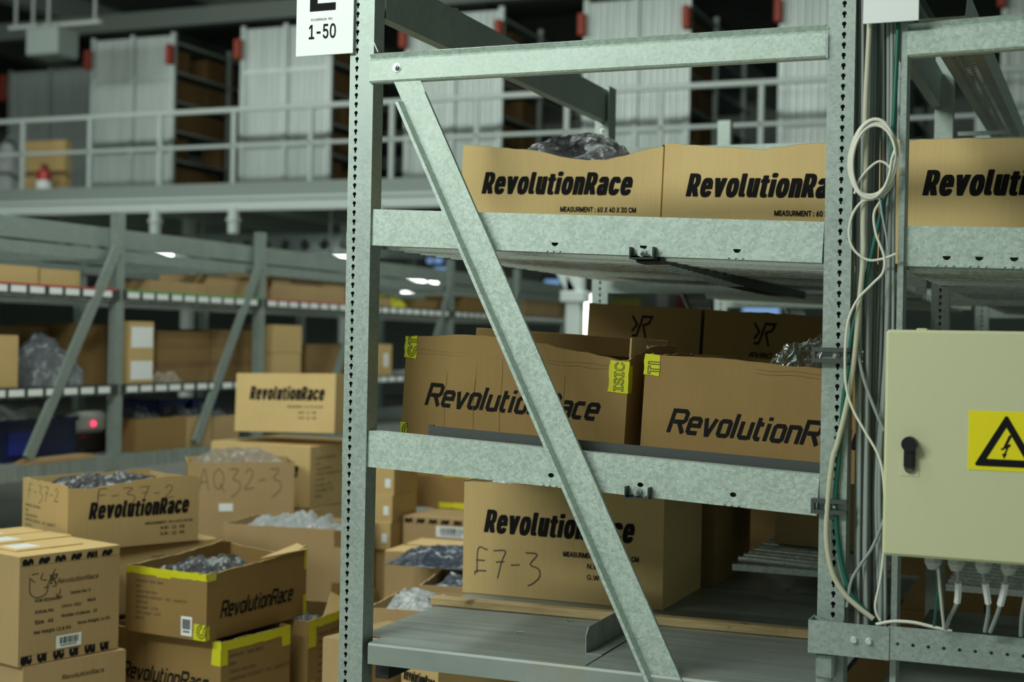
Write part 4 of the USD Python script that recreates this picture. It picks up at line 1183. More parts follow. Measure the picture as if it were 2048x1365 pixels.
q = at(1167, 640, y=YX)
r = at(1392, 640, y=YX)
for k in range(2):
    w = r[0] - q[0]
    x = q[0] + (w + 0.012) * k
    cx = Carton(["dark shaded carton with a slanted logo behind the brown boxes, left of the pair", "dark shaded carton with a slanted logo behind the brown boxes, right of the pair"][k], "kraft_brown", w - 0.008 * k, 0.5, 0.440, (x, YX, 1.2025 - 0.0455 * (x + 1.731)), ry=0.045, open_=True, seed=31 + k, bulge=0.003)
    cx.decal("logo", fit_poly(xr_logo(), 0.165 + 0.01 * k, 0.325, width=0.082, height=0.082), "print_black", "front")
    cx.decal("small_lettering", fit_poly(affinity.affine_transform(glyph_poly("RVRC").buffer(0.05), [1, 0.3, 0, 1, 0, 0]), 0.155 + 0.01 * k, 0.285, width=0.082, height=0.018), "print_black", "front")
YE = 4.29
a, b = at(925, 1168, y=YE), at(1325, 1195, y=YE)
ce = Carton("kraft carton with handwritten E7-3 standing on the bottom deck behind the batten", "kraft", b[0] - a[0], 0.46, 0.37, (a[0], YE, 0.6665), seed=41, bulge=0.006, rim={"front": wavy([(0, -0.004), (1, 0)])})
kraft_print(ce, weights=True)
ce.decal("handwriting", fit_poly(hand("E7-3", 0.055), 0.042, 0.038, width=0.235, height=0.118), "marker", "front", label="handwritten E7-3 in black marker")
heap("white film tucked in the torn rim of the carton marked E7-3", "film_white", (0.2, 0.3), (a[0] + 0.008, YE + 0.02, 0.98), amp=0.03, dome=0.055, seed=42, base=0.05)
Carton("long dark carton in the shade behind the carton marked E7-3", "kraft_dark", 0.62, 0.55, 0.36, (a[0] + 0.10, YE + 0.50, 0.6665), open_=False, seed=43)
q = at(1492, 1090, y=5.30)
Carton("brown carton on the rear rollers of the bottom level, left of the rear brace", "kraft_mid", 0.32, 0.36, 0.30, (max(q[0], -1.05), 4.98, 0.806), ry=0.03, open_=False, seed=44)
for k in range(12):  # unseen stacks added to black out the bright hall behind the bottom level
    c4, r4 = k % 4, k // 4
    z = (0.0, 0.425, 0.83)[r4]
    Carton(["bottom", "middle", "top"][r4] + " added blackout carton, " + ["first", "second", "third", "fourth"][c4] + " stack from the left behind the front rack's bottom level", "kraft_dark", 0.63, 0.42, (0.42, 0.40, 0.33)[r4], (-1.70 + 0.655 * c4, 6.0 + 0.02 * r4, z), open_=False, seed=200 + k, bulge=0.001)
w0, w1 = np.array([-1.93, 4.03, 0.6662]), np.array([-0.62, 4.075, 0.6662])
ang = math.atan2(w1[1] - w0[1], w1[0] - w0[0])
bt = thing("wooden_batten", "weathered pale wooden batten lying across the bottom deck", "batten", w0, rz=ang)
bt.part("wood", rbx(0, 1.31, 0, 0.045, 0, 0.026, 0.003), "batten_wood")
for i, (u, v) in enumerate([(1135, 1243), (1035, 1266)]):
    q = at(u, v, z=0.6655)
    t = thing("screw", ["small loose screw lying on the bottom deck by the batten", "small loose screw lying nearer the front edge of the bottom deck"][i], "screw", q)
    t.part("shank", cyl((0, 0, 0.002), (0.018, 0.004, 0.002), 0.0018, 6), "bolt_zinc")
    t.part("head", cyl((0, 0, 0.003), (-0.002, 0, 0.003), 0.004, 8), "bolt_zinc")

# ------------------------------------------------------------------ the pile of cartons on the floor at the left
R_ = math.radians
smalltype = ["Article No.  Style  Black", "Size:", "Colour: Dark Olive", "ORDER NO: 10234567 - 001 - QUANTITY", "Carton No:", "Net weight:   12 KG", "Gross weight:   13 KG", "Made in"]


def side_print(c, face, u=0.035, v=None, h=0.011, lead=0.021, n=8, m="print_grey"):
    c.decal("small_lettering", small_print(smalltype[:n], h, lead, u, v if v is not None else c.H - 0.055, 0.9), m, face)


# nearest stack: box A on box A2
A = Carton("closed brown carton with printed article lines and a barcode sticker, nearest at the lower left", "kraft_mid", 0.418, 0.60, 0.381, (-3.453, 3.912, 0.334), rz=R_(74.6), open_=False, flaps="none", seed=51, bulge=0.004)
A.part("flap", rbx(0.001, 0.200, 0.001, 0.599, 0.379, 0.384, 0.0015), "kraft_pale")
A.part("flap", rbx(0.206, 0.417, 0.001, 0.599, 0.379, 0.384, 0.0015), "kraft_pale")


def edge_tape(c, face, v0, h, L, seed, cut_top):
    """Brown tape with large black lettering cut by the box edge."""
    pth = c.decal("tape", sbox(0.004, v0, L - 0.004, v0 + h), c.m, face, off=0.0014, label="printed tape over the box edge")
    x = 0.008
    rnd = random.Random(seed)
    gs = []
    for wd in ("ac", "or", "oc", "or", "ou", "or"):
        g = fit_poly(glyph_poly(wd).buffer(0.13), x, v0 - (0.022 if not cut_top else -0.002), height=0.046, width=0.046)
        gs.append(g.intersection(sbox(0.004, v0 + 0.001, L - 0.004, v0 + h - 0.001)))
        x += gs[-1].bounds[2] - gs[-1].bounds[0] + 0.020 if not gs[-1].is_empty else 0.05
    c.decal("tape_lettering", unary_union(gs), "print_black", face, off=0.0022, parent=pth)


edge_tape(A, "front", 0.349, 0.032, 0.418, 3, False)
edge_tape(A, "front", 0.0, 0.034, 0.418, 4, True)
A.decal("lettering", fit_poly(affinity.affine_transform(glyph_poly("RevolutionRace"), [1, 0.3, 0, 1, 0, 0]), 0.150, 0.272, width=0.175), "print_black", "front")
A.decal("logo", fit_poly(xr_logo(), 0.118, 0.272, width=0.035, height=0.036), "print_black", "front")
for ln, x, z, w in (("PO# 00246089", 0.062, 0.216, 0.108), ("Carton No: 5", 0.205, 0.228, 0.085), ("Article No.", 0.062, 0.176, 0.078), ("19H10-2021", 0.170, 0.184, 0.082), ("Black", 0.278, 0.192, 0.036), ("Size   46", 0.062, 0.139, 0.075), ("Number of pieces   10", 0.170, 0.147, 0.150), ("Net Weight: 12.8 KG", 0.060, 0.101, 0.150), ("Gross Weight: 14 KG", 0.238, 0.112, 0.140)):
    A.decal("small_lettering", fit_poly(glyph_poly(ln).buffer(0.03), x, z, width=w), "print_black", "front")
A.decal("handwriting", fit_poly(strokes([[(0.1, 0.9), (0.32, 0.92)], [(0.0, 0.78), (0.2, 0.6)], [(0.02, 0.7), (0.04, 0.2), (0.3, 0.0), (0.62, 0.12), (0.7, 0.5), (0.95, 1.0)], [(0.5, 0.9), (0.42, 0.7), (0.62, 0.62)], [(0.80, 0.8), (1.0, 0.4), (0.85, 0.35)], [(0.55, 0.35), (0.72, 0.36)], [(1.0, 0.05), (1.06, -0.1), (1.16, 0.2)]], 0.035), 0.036, 0.222, width=0.13, height=0.105), "marker", "front")
A.sticker("front", 0.150, 0.040, 0.105, 0.046)
A2 = Carton("closed brown carton underneath the one with the barcode sticker", "kraft_mid", 0.418, 0.60, 0.327, (-3.445, 3.93, 0.0), rz=R_(72), open_=False, seed=52, flaps="closed")
A2.decal("lettering", fit_poly(affinity.affine_transform(glyph_poly("RevolutionRace"), [1, 0.3, 0, 1, 0, 0]), 0.150, 0.262, width=0.175), "print_black", "front")
for i, (x, y, s) in enumerate([(0.05, 0.10, 0.20), (0.10, 0.30, 0.24), (0.14, 0.48, 0.2)]):
    P = A.loc + A.R @ np.array([x, y, 0.3845])
    t = thing("cardboard_strip", ["narrow cardboard sheet on the nearest closed carton, closest to its front corner", "middle cardboard sheet lying on the nearest closed carton", "rearmost cardboard sheet lying on the nearest closed carton"][i], "cardboard sheet", P, rz=R_(74.6))
    t.part("sheet", rbx(0, s + 0.08, 0, 0.15, 0, 0.006, 0.002), "kraft_pale")
    t.part("paper", bx(0.02, 0.12, 0.03, 0.12, 0.006, 0.0066), "paper_white", label="white paper sheet")

B = Carton("open kraft carton with handwritten F-37-2, full of shiny film bags", "kraft", 0.577, 0.407, 0.255, (-3.69, 4.441, 0.648), rz=R_(65.5), ry=0.0, seed=53, bulge=0.006, rim={"front": wavy([(0, -0.008), (0.12, -0.014), (0.35, -0.006), (0.6, 0.012), (0.85, 0.018), (1, 0.006)]), "back": wavy([(0, 0.01), (1, 0.0)])})
B.decal("lettering", fit_poly(LOGO, 0.085, 0.118, width=0.445, height=0.070), "print_black", "front")
for ln, u, v, w in (("MEASURMENT : 60 X 40 X 30 CM", 0.33, 0.082, 0.215), ("N.W :  11   KG", 0.40, 0.058, 0.11), ("G.W :  12   KG", 0.40, 0.034, 0.11)):
    B.decal("small_lettering", fit_poly(glyph_poly(ln).buffer(0.03), u, v, width=w), "print_black", "front")
B.decal("handwriting", fit_poly(hand("F-37-2", 0.05), 0.12, 0.165, width=0.34, height=0.075), "marker_faint", "front", label="handwritten F-37-2 in pencil")
B.decal("handwriting", fit_poly(hand("F-37-2", 0.05), 0.06, 0.165, width=0.27, height=0.075), "marker_faint", "left")
side_print(B, "left", v=0.145, n=7, lead=0.02, u=0.03)
heap("shiny clear bags of dark garments filling the carton marked F-37-2", "film_dark", (0.556, 0.386), tuple(B.loc + B.R @ np.array([0.010, 0.010, 0.200])), rz=R_(65.5), amp=0.055, freq=11, dome=0.035, seed=15, base=0.19)
B2 = Carton("pale carton under the one marked F-37-2", "kraft", 0.60, 0.42, 0.272, (-3.70, 4.53, 0.370), rz=R_(62), open_=False, seed=54)
B3 = Carton("pale carton at the foot of the stack under the one marked F-37-2", "kraft", 0.60, 0.42, 0.362, (-3.82, 4.62, 0.0), rz=R_(64), open_=False, seed=55)
side_print(B2, "front", u=0.3, n=4)

Cc = Carton("open brown carton with yellow tape along its left rim, half filled with dark film bags", "kraft_brown", 0.618, 0.393, 0.247, (-3.03, 4.422, 0.368), rz=R_(84.7), seed=56, bulge=0.003, rim={"front": wavy([(0, 0), (0.5, 0.006), (0.8, 0.018), (1, 0.034)]), "back": wavy([(0, 0.02), (0.1, 0.03), (0.5, 0.008), (1, 0.0)]), "right": wavy([(0, 0.034), (0.3, -0.01), (0.9, 0.01), (1, 0.02)])})
Cc.decal("lettering", fit_poly(TECHLOGO, 0.075, 0.072, width=0.455, height=0.066), "print_black", "front")
Cc.tape("left", 0.002, 0.392, 0.222, 0.249)
Cc.tape("left", 0.15, 0.22, 0.215, 0.249)
Cc.tape("front", 0.001, 0.05, 0.220, 0.249)
Cc.tape("left", 0.335, 0.392, 0.002, 0.062, letters="S")
Cc.tape("front", 0.0, 0.018, 0.002, 0.055)
Cc.tape("front", 0.600, 0.618, 0.19, 0.27)
Cc.tape("front", 0.598, 0.618, 0.0, 0.085)
side_print(Cc, "left", u=0.05, v=0.192, n=8, lead=0.020, h=0.010)
Cc.sticker("left", 0.275, 0.012, 0.052, 0.072, barcode=True)
Cc.part("flap", extrude(Polygon([(0.30, 0.0), (0.615, 0.0), (0.612, 0.06)]), (0, -0.0065, 0.268), XA, np.array([0, 0.85, 0.3]), np.array([0, -0.3, 0.85]), 0.004), "kraft_pale", label="pale inner flap folded up at the corner")
heap("dark film bags lying in the half-filled carton with yellow rim tape", "film_dark", (0.44, 0.37), tuple(Cc.loc + Cc.R @ np.array([0.012, 0.011, 0.185])), rz=R_(84.7), amp=0.05, freq=9, dome=0.045, seed=16, base=0.15)

D = Carton("brown carton with yellow corner tape under the half-filled one, nearest the bottom edge", "kraft_brown", 0.40, 0.60, 0.36, (-2.995, 4.47, 0.0), rz=R_(82), seed=57, bulge=0.004)
D.decal("lettering", fit_poly(TECHLOGO, 0.095, 0.165, width=0.45, height=0.066), "print_black", "left")
D.tape("left", 0.555, 0.60, 0.27, 0.36)
D.tape("front", 0.0, 0.035, 0.27, 0.36)
D.tape("front", 0.03, 0.39, 0.325, 0.36, letters=None)
D.tape("front", 0.345, 0.40, 0.285, 0.36)
D.tape("front", 0.34, 0.40, 0.0, 0.1)
side_print(D, "front", u=0.045, v=0.295, n=8, lead=0.03, h=0.014)
D.sticker("front", 0.285, 0.06, 0.05, 0.07, barcode=False)
heap("bluish film bags showing over the rim of the lower brown carton with yellow tape", "film_blue", (0.375, 0.575), tuple(D.loc + D.R @ np.array([0.012, 0.012, 0.29])), rz=R_(82), amp=0.035, freq=11, dome=0.02, seed=17, base=0.28)
E2 = Carton("brown carton with yellow tape right of the lower brown carton, by the rack post", "kraft_brown", 0.40, 0.60, 0.36, (-2.915, 4.962, 0.0), rz=R_(90), seed=58, bulge=0.004, rim={"front": wavy([(0, 0), (0.6, 0.0), (1, 0.02)])})
E2.tape("front", 0.0, 0.06, 0.25, 0.36)
E2.tape("front", 0.05, 0.395, 0.325, 0.362)
E2.tape("front", 0.0, 0.05, 0.0, 0.11)
E2.tape("front", 0.05, 0.395, 0.0, 0.035)
side_print(E2, "front", u=0.08, v=0.285, n=8, lead=0.03, h=0.014)
E2.part("flap", extrude(Polygon([(0.12, 0.0), (0.40, 0.0), (0.26, 0.10)]), (0, 0.002, 0.358), XA, np.array([0, 0.45, 0.75]), np.array([0, -0.75, 0.45]), 0.004), "kraft_pale", label="pale flap standing up")
heap("film bags in the carton right of the lower brown carton, by the rack post", "film_blue", (0.38, 0.58), tuple(E2.loc + E2.R @ np.array([0.010, 0.010, 0.30])), rz=R_(90), amp=0.05, freq=10, dome=0.015, seed=18, base=0.28)

Fb = Carton("brownish carton with handwritten AQ32-3 and a small white sticker", "kraft_mid", 0.541, 0.359, 0.385, (-4.276, 6.049, 0.466), rz=R_(37.1), seed=59, bulge=0.003)
Fb.decal("handwriting", fit_poly(hand("AQ32-3", 0.045), 0.055, 0.205, width=0.42, height=0.15), "marker_faint", "front", label="handwritten AQ32-3 in pencil")
Fb.sticker("front", 0.16, 0.135, 0.07, 0.04, barcode=False)
heap("pale crumpled paper and film on top of the carton marked AQ32-3", "film_tan", (0.52, 0.34), tuple(Fb.loc + Fb.R @ np.array([0.010, 0.010, 0.36])), rz=R_(37.1), amp=0.035, freq=9, dome=0.065, seed=19, base=0.3)
Carton("plain carton under the one marked AQ32-3", "kraft_mid", 0.56, 0.38, 0.46, (-4.28, 6.05, 0.0), rz=R_(36), open_=False, seed=60)
Gb = Carton("plain kraft carton full of white film, left of the rack post", "kraft_mid", 0.401, 0.616, 0.339, (-3.25, 5.838, 0.262), rz=R_(97.6), seed=61, bulge=0.003)
Gb.tape("front", -0.002, 0.03, 0.26, 0.335, m="tape_brown")
Gb.tape("left", 0.57, 0.616, 0.26, 0.335, m="tape_brown")
Gb.tape("left", 0.56, 0.616, 0.0, 0.09, m="tape_brown")
heap("bright white film heaped in the plain carton left of the rack post", "film_white", (0.38, 0.59), tuple(Gb.loc + Gb.R @ np.array([0.010, 0.012, 0.29])), rz=R_(97.6), amp=0.065, freq=8, dome=0.05, seed=20, base=0.27)
Carton("plain carton under the one full of white film", "kraft_mid", 0.42, 0.62, 0.255, (-3.24, 5.84, 0.0), rz=R_(96), open_=False, seed=62)
H1 = Carton("pale kraft carton with small print on its end, under the tilted carton", "kraft_pale", 0.69, 0.67, 0.336, (-4.004, 6.803, 0.558), rz=R_(87.2), open_=False, seed=63)
H1.decal("lettering", fit_poly(LOGO, 0.095, 0.165, width=0.50, height=0.083), "print_black", "left")
side_print(H1, "front", u=0.055, v=0.265, n=8, lead=0.030, h=0.0145)
Carton("pale carton at the foot of the stack under the tilted carton", "kraft_pale", 0.69, 0.66, 0.55, (-4.00, 6.81, 0.0), rz=R_(88), open_=False, seed=64)
q = at(469, 861, y=6.85)
I_ = Carton("tilted pale kraft carton with bold black lettering on top of its stack", "kraft_pale", 0.63, 0.40, 0.325, (q[0], 6.85, q[2] - 0.005), rz=R_(2.5), rx=R_(-4.0), ry=R_(-1.2), open_=False, seed=66, bulge=0.003)
I_.decal("lettering", fit_poly(LOGO, 0.090, 0.178, width=0.475, height=0.080), "print_black", "front")
for ln, u, v, w in (("MEASURMENT : 60 X 40 X 30 CM", 0.335, 0.138, 0.22), ("N.W :  11   KG", 0.405, 0.105, 0.11), ("G.W :  12   KG", 0.405, 0.075, 0.11)):
    I_.decal("small_lettering", fit_poly(glyph_poly(ln).buffer(0.03), u, v, width=w), "print_black", "front")

# stacks right of the post, seen between post and brace
q = at(781, 1100, y=6.28)
z0 = q[2]
for k in range(3):
    zz = z0 + 0.1345 * k - 0.002
    cc_ = Carton(["bottom", "middle", "top"][k] + " one of three shallow cartons with white stickers right behind the rack post", "kraft", 0.27, 0.27, 0.130, (q[0] - 0.27, 6.28 + 0.01 * k, zz), rz=R_(-1 + k), open_=False, seed=70 + k)
    cc_.sticker("front", 0.222, 0.035, 0.03, 0.045, barcode=False)
Carton("tall carton under the three shallow cartons behind the rack post", "kraft", 0.25, 0.25, z0 - 0.007, (q[0] - 0.252, 6.30, 0.0), open_=False, seed=74)
J = Carton("open brown carton with yellow tape farthest back between the post and the E7-3 carton", "kraft_brown", 0.62, 0.42, 0.20, (at(783, 1000, y=6.7)[0] + 0.06, 6.72, 0.619), rz=R_(6), seed=75)
J.tape("front", 0.22, 0.62, 0.165, 0.20)
J.tape("front", 0.2, 0.62, 0.0, 0.03)
heap("dark film bags in the farthest open carton between the post and the E7-3 carton", "film_dark", (0.59, 0.39), tuple(J.loc + J.R @ np.array([0.015, 0.015, 0.16])), rz=R_(6), amp=0.05, dome=0.04, seed=76, base=0.15)
K = Carton("closed carton with printed edge tape and a white sticker under the farthest open carton", "kraft_mid", 0.60, 0.62, 0.29, (at(783, 1040, y=6.35)[0] + 0.05, 6.38, 0.32), rz=R_(3), open_=False, seed=77)
K.sticker("front", 0.18, 0.20, 0.17, 0.055)
edge_tape(K, "front", 0.262, 0.028, 0.42, 9, False)
Carton("plain carton at the foot of the stack under the one with printed edge tape", "kraft_mid", 0.60, 0.62, 0.316, (K.loc[0], 6.385, 0.0), rz=R_(3), open_=False, seed=78)
Lb = Carton("open carton with pale flaps folded outwards, between the post and the E7-3 carton", "kraft_mid", 0.60, 0.40, 0.52, (at(770, 1100, y=5.85)[0], 5.85, 0.0), rz=R_(4), open_=True, seed=79)
Lb.part("flap", rbx(0.0, 0.60, 0.0, 0.20, 0.515, 0.522, 0.002), "kraft_pale")
Lb.part("flap", rbx(0.02, 0.59, 0.21, 0.40, 0.52, 0.530, 0.002), "kraft_pale")
M2 = Carton("open carton heaped with bluish film bags beside the E7-3 carton", "kraft_mid", 0.46, 0.42, 0.50, (at(838, 1180, y=5.2)[0], 5.2, 0.0), rz=R_(12), seed=80)
heap("large heap of bluish grey film bags in the carton beside the E7-3 carton", "film_blue", (0.44, 0.40), tuple(M2.loc + M2.R @ np.array([0.010, 0.010, 0.46])), rz=R_(12), amp=0.07, freq=9, dome=0.02, seed=81, base=0.4)
heap("bluish grey film bag lying behind the rack post on the folded flaps", "film_blue", (0.46, 0.36), (at(762, 1120, y=5.45)[0], 5.45, 0.532), rz=R_(4), amp=0.045, freq=9, dome=0.03, seed=86, base=0.004)
Mm = Carton("open carton with small print and a white film bag right behind the rack post", "kraft_mid", 0.34, 0.40, 0.49, (at(742, 1180, y=4.75)[0], 4.72, 0.0), rz=R_(8), seed=82, rim={"right": wavy([(0, 0.0), (1, 0.03)])})
side_print(Mm, "front", u=0.12, v=0.40, n=8, lead=0.024, h=0.011)
heap("white film bag in the carton right behind the rack post", "film_white", (0.22, 0.30), tuple(Mm.loc + Mm.R @ np.array([0.03, 0.03, 0.46])), rz=R_(8), amp=0.05, freq=11, dome=0.05, seed=83, base=0.4)
P = at(877, 1322, z=0.44)
N_ = Carton("closed brown carton on the floor below the bottom deck", "kraft", 0.42, 0.21, 0.44, (P[0], P[1], 0.0), rz=R_(62), open_=False, seed=84)
N_.decal("lettering", fit_poly(LOGO, 0.015, 0.34, width=0.18, height=0.04), "print_black", "left")
P = at(738, 1292, z=0.47)
O_ = Carton("closed carton with a grey film top beside the foot of the left rack post", "kraft_mid", 0.36, 0.20, 0.47, (P[0], P[1], 0.0), rz=R_(80), open_=False, seed=85)

# ------------------------------------------------------------------ the long rack row on the left
XL = -5.6
lr = thing("flow_rack", "long galvanized flow rack row with white shelf labels beyond the carton pile", "rack", (-6.3, 10.0, 0))
posts = [5.57, 7.19, 8.80, 10.42, 12.05, 13.70, 15.3]
for y in posts:
    lr.part("upright", cat_(bx(XL - 0.004, XL, y - 0.036, y + 0.036, 0, 2.25), bx(XL - 0.06, XL - 0.004, y - 0.036, y - 0.032, 0, 2.25), bx(XL - 0.06, XL - 0.004, y + 0.032, y + 0.036, 0, 2.25), bx(XL, XL + 0.004, y - 0.012, y + 0.012, 0, 2.25)), "zinc_dull", world=True)
    lr.part("upright", cat_(bx(XL - 1.62, XL - 1.60, y - 0.036, y + 0.036, 0, 2.25), bx(XL - 1.66, XL - 1.62, y - 0.036, y - 0.032, 0, 2.25), bx(XL - 1.66, XL - 1.62, y + 0.032, y + 0.036, 0, 2.25)), "zinc_dull", world=True)
    lr.part("cross_tie", bx(XL - 1.6, XL - 0.06, y - 0.02, y + 0.02, 1.95, 2.0), "zinc_dull", world=True)
for y0, y1 in zip(posts, posts[1:]):
    lr.part("top_rail", bx(XL - 0.05, XL - 0.045, y0 + 0.036, y1 - 0.036, 1.945, 2.015), "zinc_dull", world=True)
    lr.part("side_rail", bx(XL - 1.60, XL - 1.595, y0 + 0.036, y1 - 0.036, 1.945, 2.015), "zinc_dull", world=True)
    P0, P1 = np.array([XL + 0.012, y1 - 0.05, 2.02]), np.array([XL + 0.012, y1 - 0.80, 0.78])
    D_ = (P1 - P0) / np.linalg.norm(P1 - P0)
    S_ = np.cross(D_, XA)
    lr.part("diagonal_brace", run([(-0.034, -0.02), (-0.034, 0), (0.034, 0), (0.034, -0.02)], 0.003, P0, P1, S_, XA), "zinc_dull", world=True)
    for zt in (1.735, 1.150):
        n = int((y1 - y0) / 0.135)
        for k in range(n):
            y = y0 + 0.07 + k * (y1 - y0 - 0.1) / n
            lr.part("roller_track", bx(XL - 1.6, XL - 0.03, y, y + 0.07, zt - 0.03, zt), "zinc_track", world=True)
    lr.part("deck", bx(XL - 1.58, XL + 0.02, y0 + 0.036, y1 - 0.036, 0.735, 0.745), "deck_steel", world=True)
    lr.part("deck_edge", bx(XL + 0.02, XL + 0.023, y0, y1, 0.66, 0.745), "deck_steel", world=True)
lr.part("long_beam", bx(XL - 0.075, XL - 0.065, 5.4, 15.3, 2.03, 2.15), "zinc_dull", world=True)
lr.part("long_beam", bx(XL - 1.60, XL - 1.59, 5.4, 15.3, 2.03, 2.15), "zinc_dull", world=True)
rgl = random.Random(8)
for zt, cols in ((1.745, ["label_red", "label_green", "label_red", None, None, None]), (1.160, [None] * 6)):
    for i, (y0, y1) in enumerate(zip(posts, posts[1:])):
        sp = lr.part("label_strip", bx(XL + 0.004, XL + 0.010, y0 + 0.02, y1 - 0.02, zt - 0.035, zt + 0.028), "strip_dark", world=True, label="dark label strip on the shelf edge")
        if cols[i]:
            lr.part("colour_stripe", bx(XL + 0.010, XL + 0.011, y0 + 0.04, y1 - 0.04, zt + 0.019, zt + 0.028), cols[i], world=True, parent=sp, label="red stripe" if "red" in cols[i] else "green stripe")
        n = 10
        for k in range(n):
            y = y0 + 0.06 + k * 0.15
            lr.part("shelf_label", bx(XL + 0.010, XL + 0.0115, y + rgl.uniform(-0.01, 0.005), y + 0.112, zt - 0.024, zt + 0.014), "paper_white", parent=sp, world=True)


def rack_box(label, m, u0, u1, vt, zb, W=0.4, x=XL - 0.085, open_=False, seed=0, H=None, **kw):
    a, b = at(u0, vt, x=x), at(u1, vt, x=x)
    return Carton(label, m, b[1] - a[1], W, (H or (a[2] + b[2]) / 2 - zb), (x, a[1], zb), rz=math.pi / 2, open_=open_, seed=seed, **kw)


Z1, Z2, Z3 = 1.737, 1.152, 0.7465
rack_box("brown carton at the left edge on the upper shelf of the left rack", "kraft", -60, 77, 531, Z1, seed=100)
rack_box("brown carton left of the near post on the upper shelf of the left rack", "kraft", 82, 160, 541, Z1, seed=101)
rack_box("long low brown carton right of the near post, upper shelf of the left rack", "kraft_mid", 300, 414, 566, Z1, seed=102)
rack_box("carton left of the second post on the upper shelf of the left rack", "kraft_mid", 416, 534, 556, Z1, seed=103)
t = rack_box("large brown carton with a blue corner dot behind the second post of the left rack", "kraft_mid", 545, 692, 541, Z1, seed=104, open_=True)
t.decal("lettering", fit_poly(tech("RevolutionRace"), 0.25, 0.16, width=0.50, height=0.035), "print_grey", "front")
t.decal("corner_dot", Point(0.70 * t.L * 1.2, t.H - 0.04).buffer(0.02), "blue_dot", "front")
heap("bluish film showing over the large carton behind the second post of the left rack", "film_blue", (0.9, 0.35), tuple(t.loc + t.R @ np.array([0.05, 0.02, t.H - 0.03])), rz=math.pi / 2, amp=0.04, dome=0.05, seed=105, base=0.1)
rack_box("brown carton behind the front rack post on the upper shelf of the left rack", "kraft_mid", 700, 782, 596, Z1, seed=106)
q = at(812, 618, x=XL - 0.1)
heap("crumpled yellow film on the upper shelf of the left rack", "tape_yellow", (0.36, 0.3), (XL - 0.085, q[1] - 0.25, Z1 + 0.012), rz=math.pi / 2, amp=0.06, dome=0.10, seed=107, base=0.005, name="yellow_film", cat="plastic film")
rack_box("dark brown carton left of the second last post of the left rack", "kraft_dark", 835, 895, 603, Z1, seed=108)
rack_box("long brown carton near the far end of the upper shelf of the left rack", "kraft_brown", 925, 1035, 598, Z1, seed=109)
rack_box("last brown carton at the far end of the left rack's upper shelf", "kraft_mid", 1050, 1128, 596, Z1, seed=110)
# middle shelf
rack_box("pale carton at the left edge on the middle shelf of the left rack", "kraft", -50, 37, 672, Z2, seed=111, x=XL - 0.02)
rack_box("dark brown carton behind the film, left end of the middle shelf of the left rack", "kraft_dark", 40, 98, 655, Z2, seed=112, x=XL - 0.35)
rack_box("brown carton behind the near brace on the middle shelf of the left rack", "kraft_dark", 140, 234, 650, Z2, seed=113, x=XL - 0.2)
q = at(70, 700, x=XL - 0.05)
heap("grey and black film bag hanging out of the middle shelf at the left", "film_grey", (0.42, 0.25), (XL - 0.05, q[1], 1.30), rz=math.pi / 2, amp=0.08, dome=0.14, seed=114, base=0.14)
t = rack_box("tilted white-labelled carton right of the near post on the middle shelf", "kraft", 262, 308, 645, Z2, seed=115, x=XL + 0.00, W=0.14)
t.decal("sticker", sbox(0.005, t.H * 0.62, t.L - 0.01, t.H * 0.93), "paper_white", "front", label="white paper sheet")
t.decal("sticker", sbox(0.005, t.H * 0.14, t.L - 0.01, t.H * 0.42), "paper_white", "front", label="white paper sheet")
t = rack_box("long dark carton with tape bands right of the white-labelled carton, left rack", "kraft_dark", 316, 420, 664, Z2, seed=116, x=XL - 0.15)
t.tape("front", 0.0, t.L, t.H * 0.70, t.H * 0.80, m="tape_brown")
t.tape("front", 0.0, t.L, t.H * 0.36, t.H * 0.46, m="tape_brown")
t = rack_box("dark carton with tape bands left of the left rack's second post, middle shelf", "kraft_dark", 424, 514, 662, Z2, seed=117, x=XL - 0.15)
t.tape("front", 0.0, t.L, t.H * 0.70, t.H * 0.80, m="tape_brown")
t.tape("front", 0.0, t.L, t.H * 0.36, t.H * 0.46, m="tape_brown")
heap("pinkish grey film lying on the middle shelf edge below the banded carton", "film_tan", (0.34, 0.12), (XL - 0.01, at(318, 760, x=XL)[1], Z2 + 0.01), rz=math.pi / 2, amp=0.05, dome=0.08, seed=118, base=0.005)
rack_box("lower pale carton right of the second post on the middle shelf of the left rack", "kraft", 545, 602, 708, Z2, seed=119, x=XL - 0.02, W=0.3)
rack_box("upper pale carton right of the second post on the middle shelf of the left rack", "kraft", 546, 604, 652, at(573, 708, x=XL - 0.02)[2] + 0.006, seed=120, x=XL - 0.02, W=0.3)
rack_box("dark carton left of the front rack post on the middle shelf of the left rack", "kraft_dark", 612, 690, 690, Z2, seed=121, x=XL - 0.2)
t = rack_box("pale carton with a white sticker seen just right of the front rack post", "kraft", 745, 784, 690, Z2, seed=122)
t.sticker("front", t.L * 0.55, t.H * 0.35, t.L * 0.25, t.H * 0.4, barcode=False)
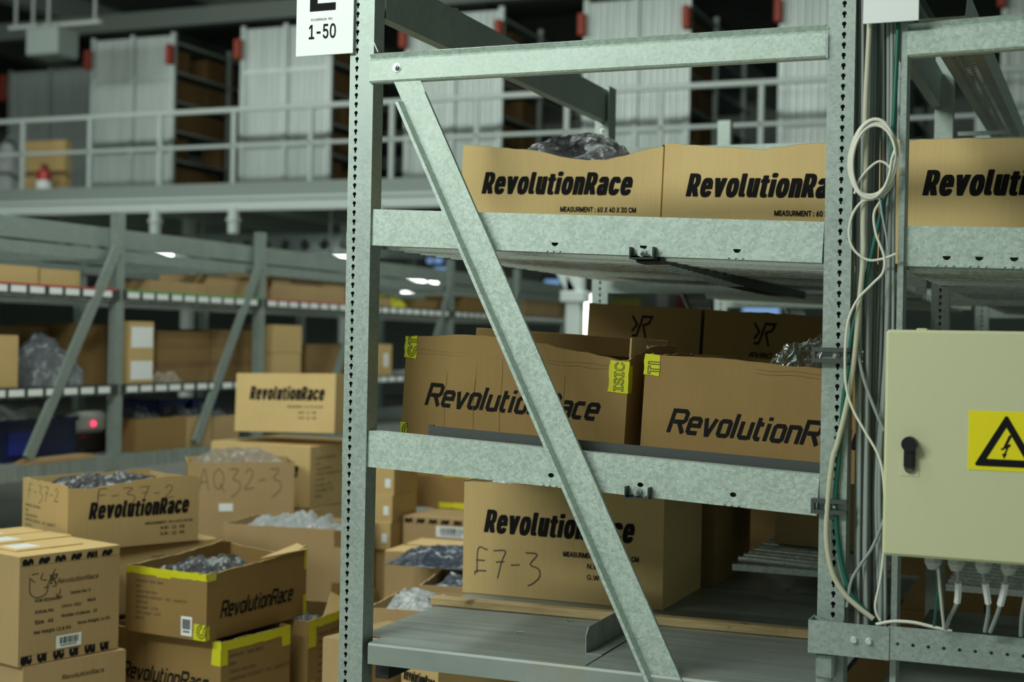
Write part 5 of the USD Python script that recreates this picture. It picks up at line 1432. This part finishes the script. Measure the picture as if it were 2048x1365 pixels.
# bottom shelf
nb = thing("storage_bin", "dark blue plastic storage bin on the bottom shelf at the left", "bin", (XL - 0.15, at(22, 870, x=XL - 0.1)[1], Z3))
wl = at(165, 870, x=XL - 0.1)[1] - at(22, 870, x=XL - 0.1)[1]
nb.part("body", cat_(bx(-0.01, 0, 0, wl, 0.01, 0.24), bx(-0.4, -0.39, 0, wl, 0.01, 0.24), bx(-0.39, -0.01, 0, 0.01, 0.01, 0.24), bx(-0.39, -0.01, wl - 0.01, wl, 0.01, 0.24), bx(-0.4, 0, 0, wl, 0, 0.01)), "bin_navy")
nb.part("rim", cat_(bx(0, 0.012, -0.01, wl + 0.01, 0.22, 0.245)), "bin_navy")
nb.part("front_panel", bx(0, 0.004, 0.03, wl * 0.45, 0.04, 0.17), "blue_plastic", label="brighter blue panel")
heap("white paper and film lying in the dark blue bin", "film_white", (0.5, 0.3), (XL - 0.18, nb.loc[1] + 0.02, Z3 + 0.24), rz=math.pi / 2, amp=0.05, dome=0.05, seed=123, base=0.2)
q = at(146, 850, x=XL - 0.25)
dv_ = thing("label_printer", "pale grey device with a red lamp on the bottom shelf, left of the near post", "device", (XL - 0.25, q[1], Z3))
dv_.part("housing", cat_(rbx(-0.3, 0.0, 0, 0.34, 0.0, 0.12, 0.02)), "black_plastic")
dv_.part("lid", rbx(-0.3, 0.0, 0, 0.34, 0.12, 0.26, 0.03), "white_plastic")
q2 = at(189, 848, x=XL - 0.25 + 0.012)
dv_.part("indicator_lamp", tube([(0.0, q2[1] - q[1], q2[2] - Z3), (0.012, q2[1] - q[1], q2[2] - Z3)], 0.013, 14, 0), "red_led", label="red glowing lamp")
for k in range(4):
    y = at(48 + 6 * k, 900, x=XL)[1]
    t = thing("cardboard_sheet", ["bottom", "second", "third", "top"][k] + " flattened cardboard sheet of the stack on the bottom shelf edge", "cardboard sheet", (XL + 0.014, y, Z3 + 0.0065 * k), rz=math.pi / 2 + 0.008 * (k - 1))
    t.part("sheet", rbx(0, 0.62 - 0.04 * k, 0, 0.10, 0, 0.006, 0.002), "kraft_mid")
t = rack_box("open brown carton with film right of the near post on the bottom shelf", "kraft_brown", 276, 372, 836, Z3, seed=124, open_=True, x=XL - 0.03)
heap("grey film bags in the open carton right of the near post on the bottom shelf", "film_grey", (t.L - 0.04, 0.35), tuple(t.loc + t.R @ np.array([0.02, 0.02, t.H - 0.04])), rz=math.pi / 2, amp=0.06, dome=0.06, seed=125, base=0.1)
t = rack_box("open brown carton in the middle of the bottom shelf of the left rack", "kraft_mid", 376, 424, 832, Z3, seed=126, open_=True, x=XL - 0.02)
heap("shiny film bags in the middle carton of the bottom shelf", "film_grey", (0.24, 0.35), tuple(t.loc + t.R @ np.array([0.02, 0.02, t.H - 0.04])), rz=math.pi / 2, amp=0.05, dome=0.08, seed=127, base=0.1)
t = rack_box("open brown carton left of the tilted carton on the bottom shelf of the left rack", "kraft_mid", 428, 478, 832, Z3, seed=128, open_=True, x=XL - 0.02)
heap("shiny film bags in the carton left of the tilted carton on the bottom shelf", "film_grey", (0.26, 0.35), tuple(t.loc + t.R @ np.array([0.02, 0.02, t.H - 0.04])), rz=math.pi / 2, amp=0.05, dome=0.08, seed=129, base=0.1)
for i, (u0, u1) in enumerate(((316, 372), (384, 436))):
    a, b = at(u0, 800, x=XL - 0.5), at(u1, 800, x=XL - 0.5)
    t = thing("blue_tray", ["left", "right"][i] + " blue plastic tray behind the film bags on the bottom shelf", "tray", (XL - 0.5, a[1], Z3))
    t.part("body", cat_(rbx(-0.3, 0, 0, b[1] - a[1], 0.0, a[2] - Z3, 0.01)), "blue_plastic")
    t.part("rim", rbx(0, 0.015, -0.01, b[1] - a[1] + 0.01, a[2] - Z3 - 0.03, a[2] - Z3, 0.004), "blue_plastic")
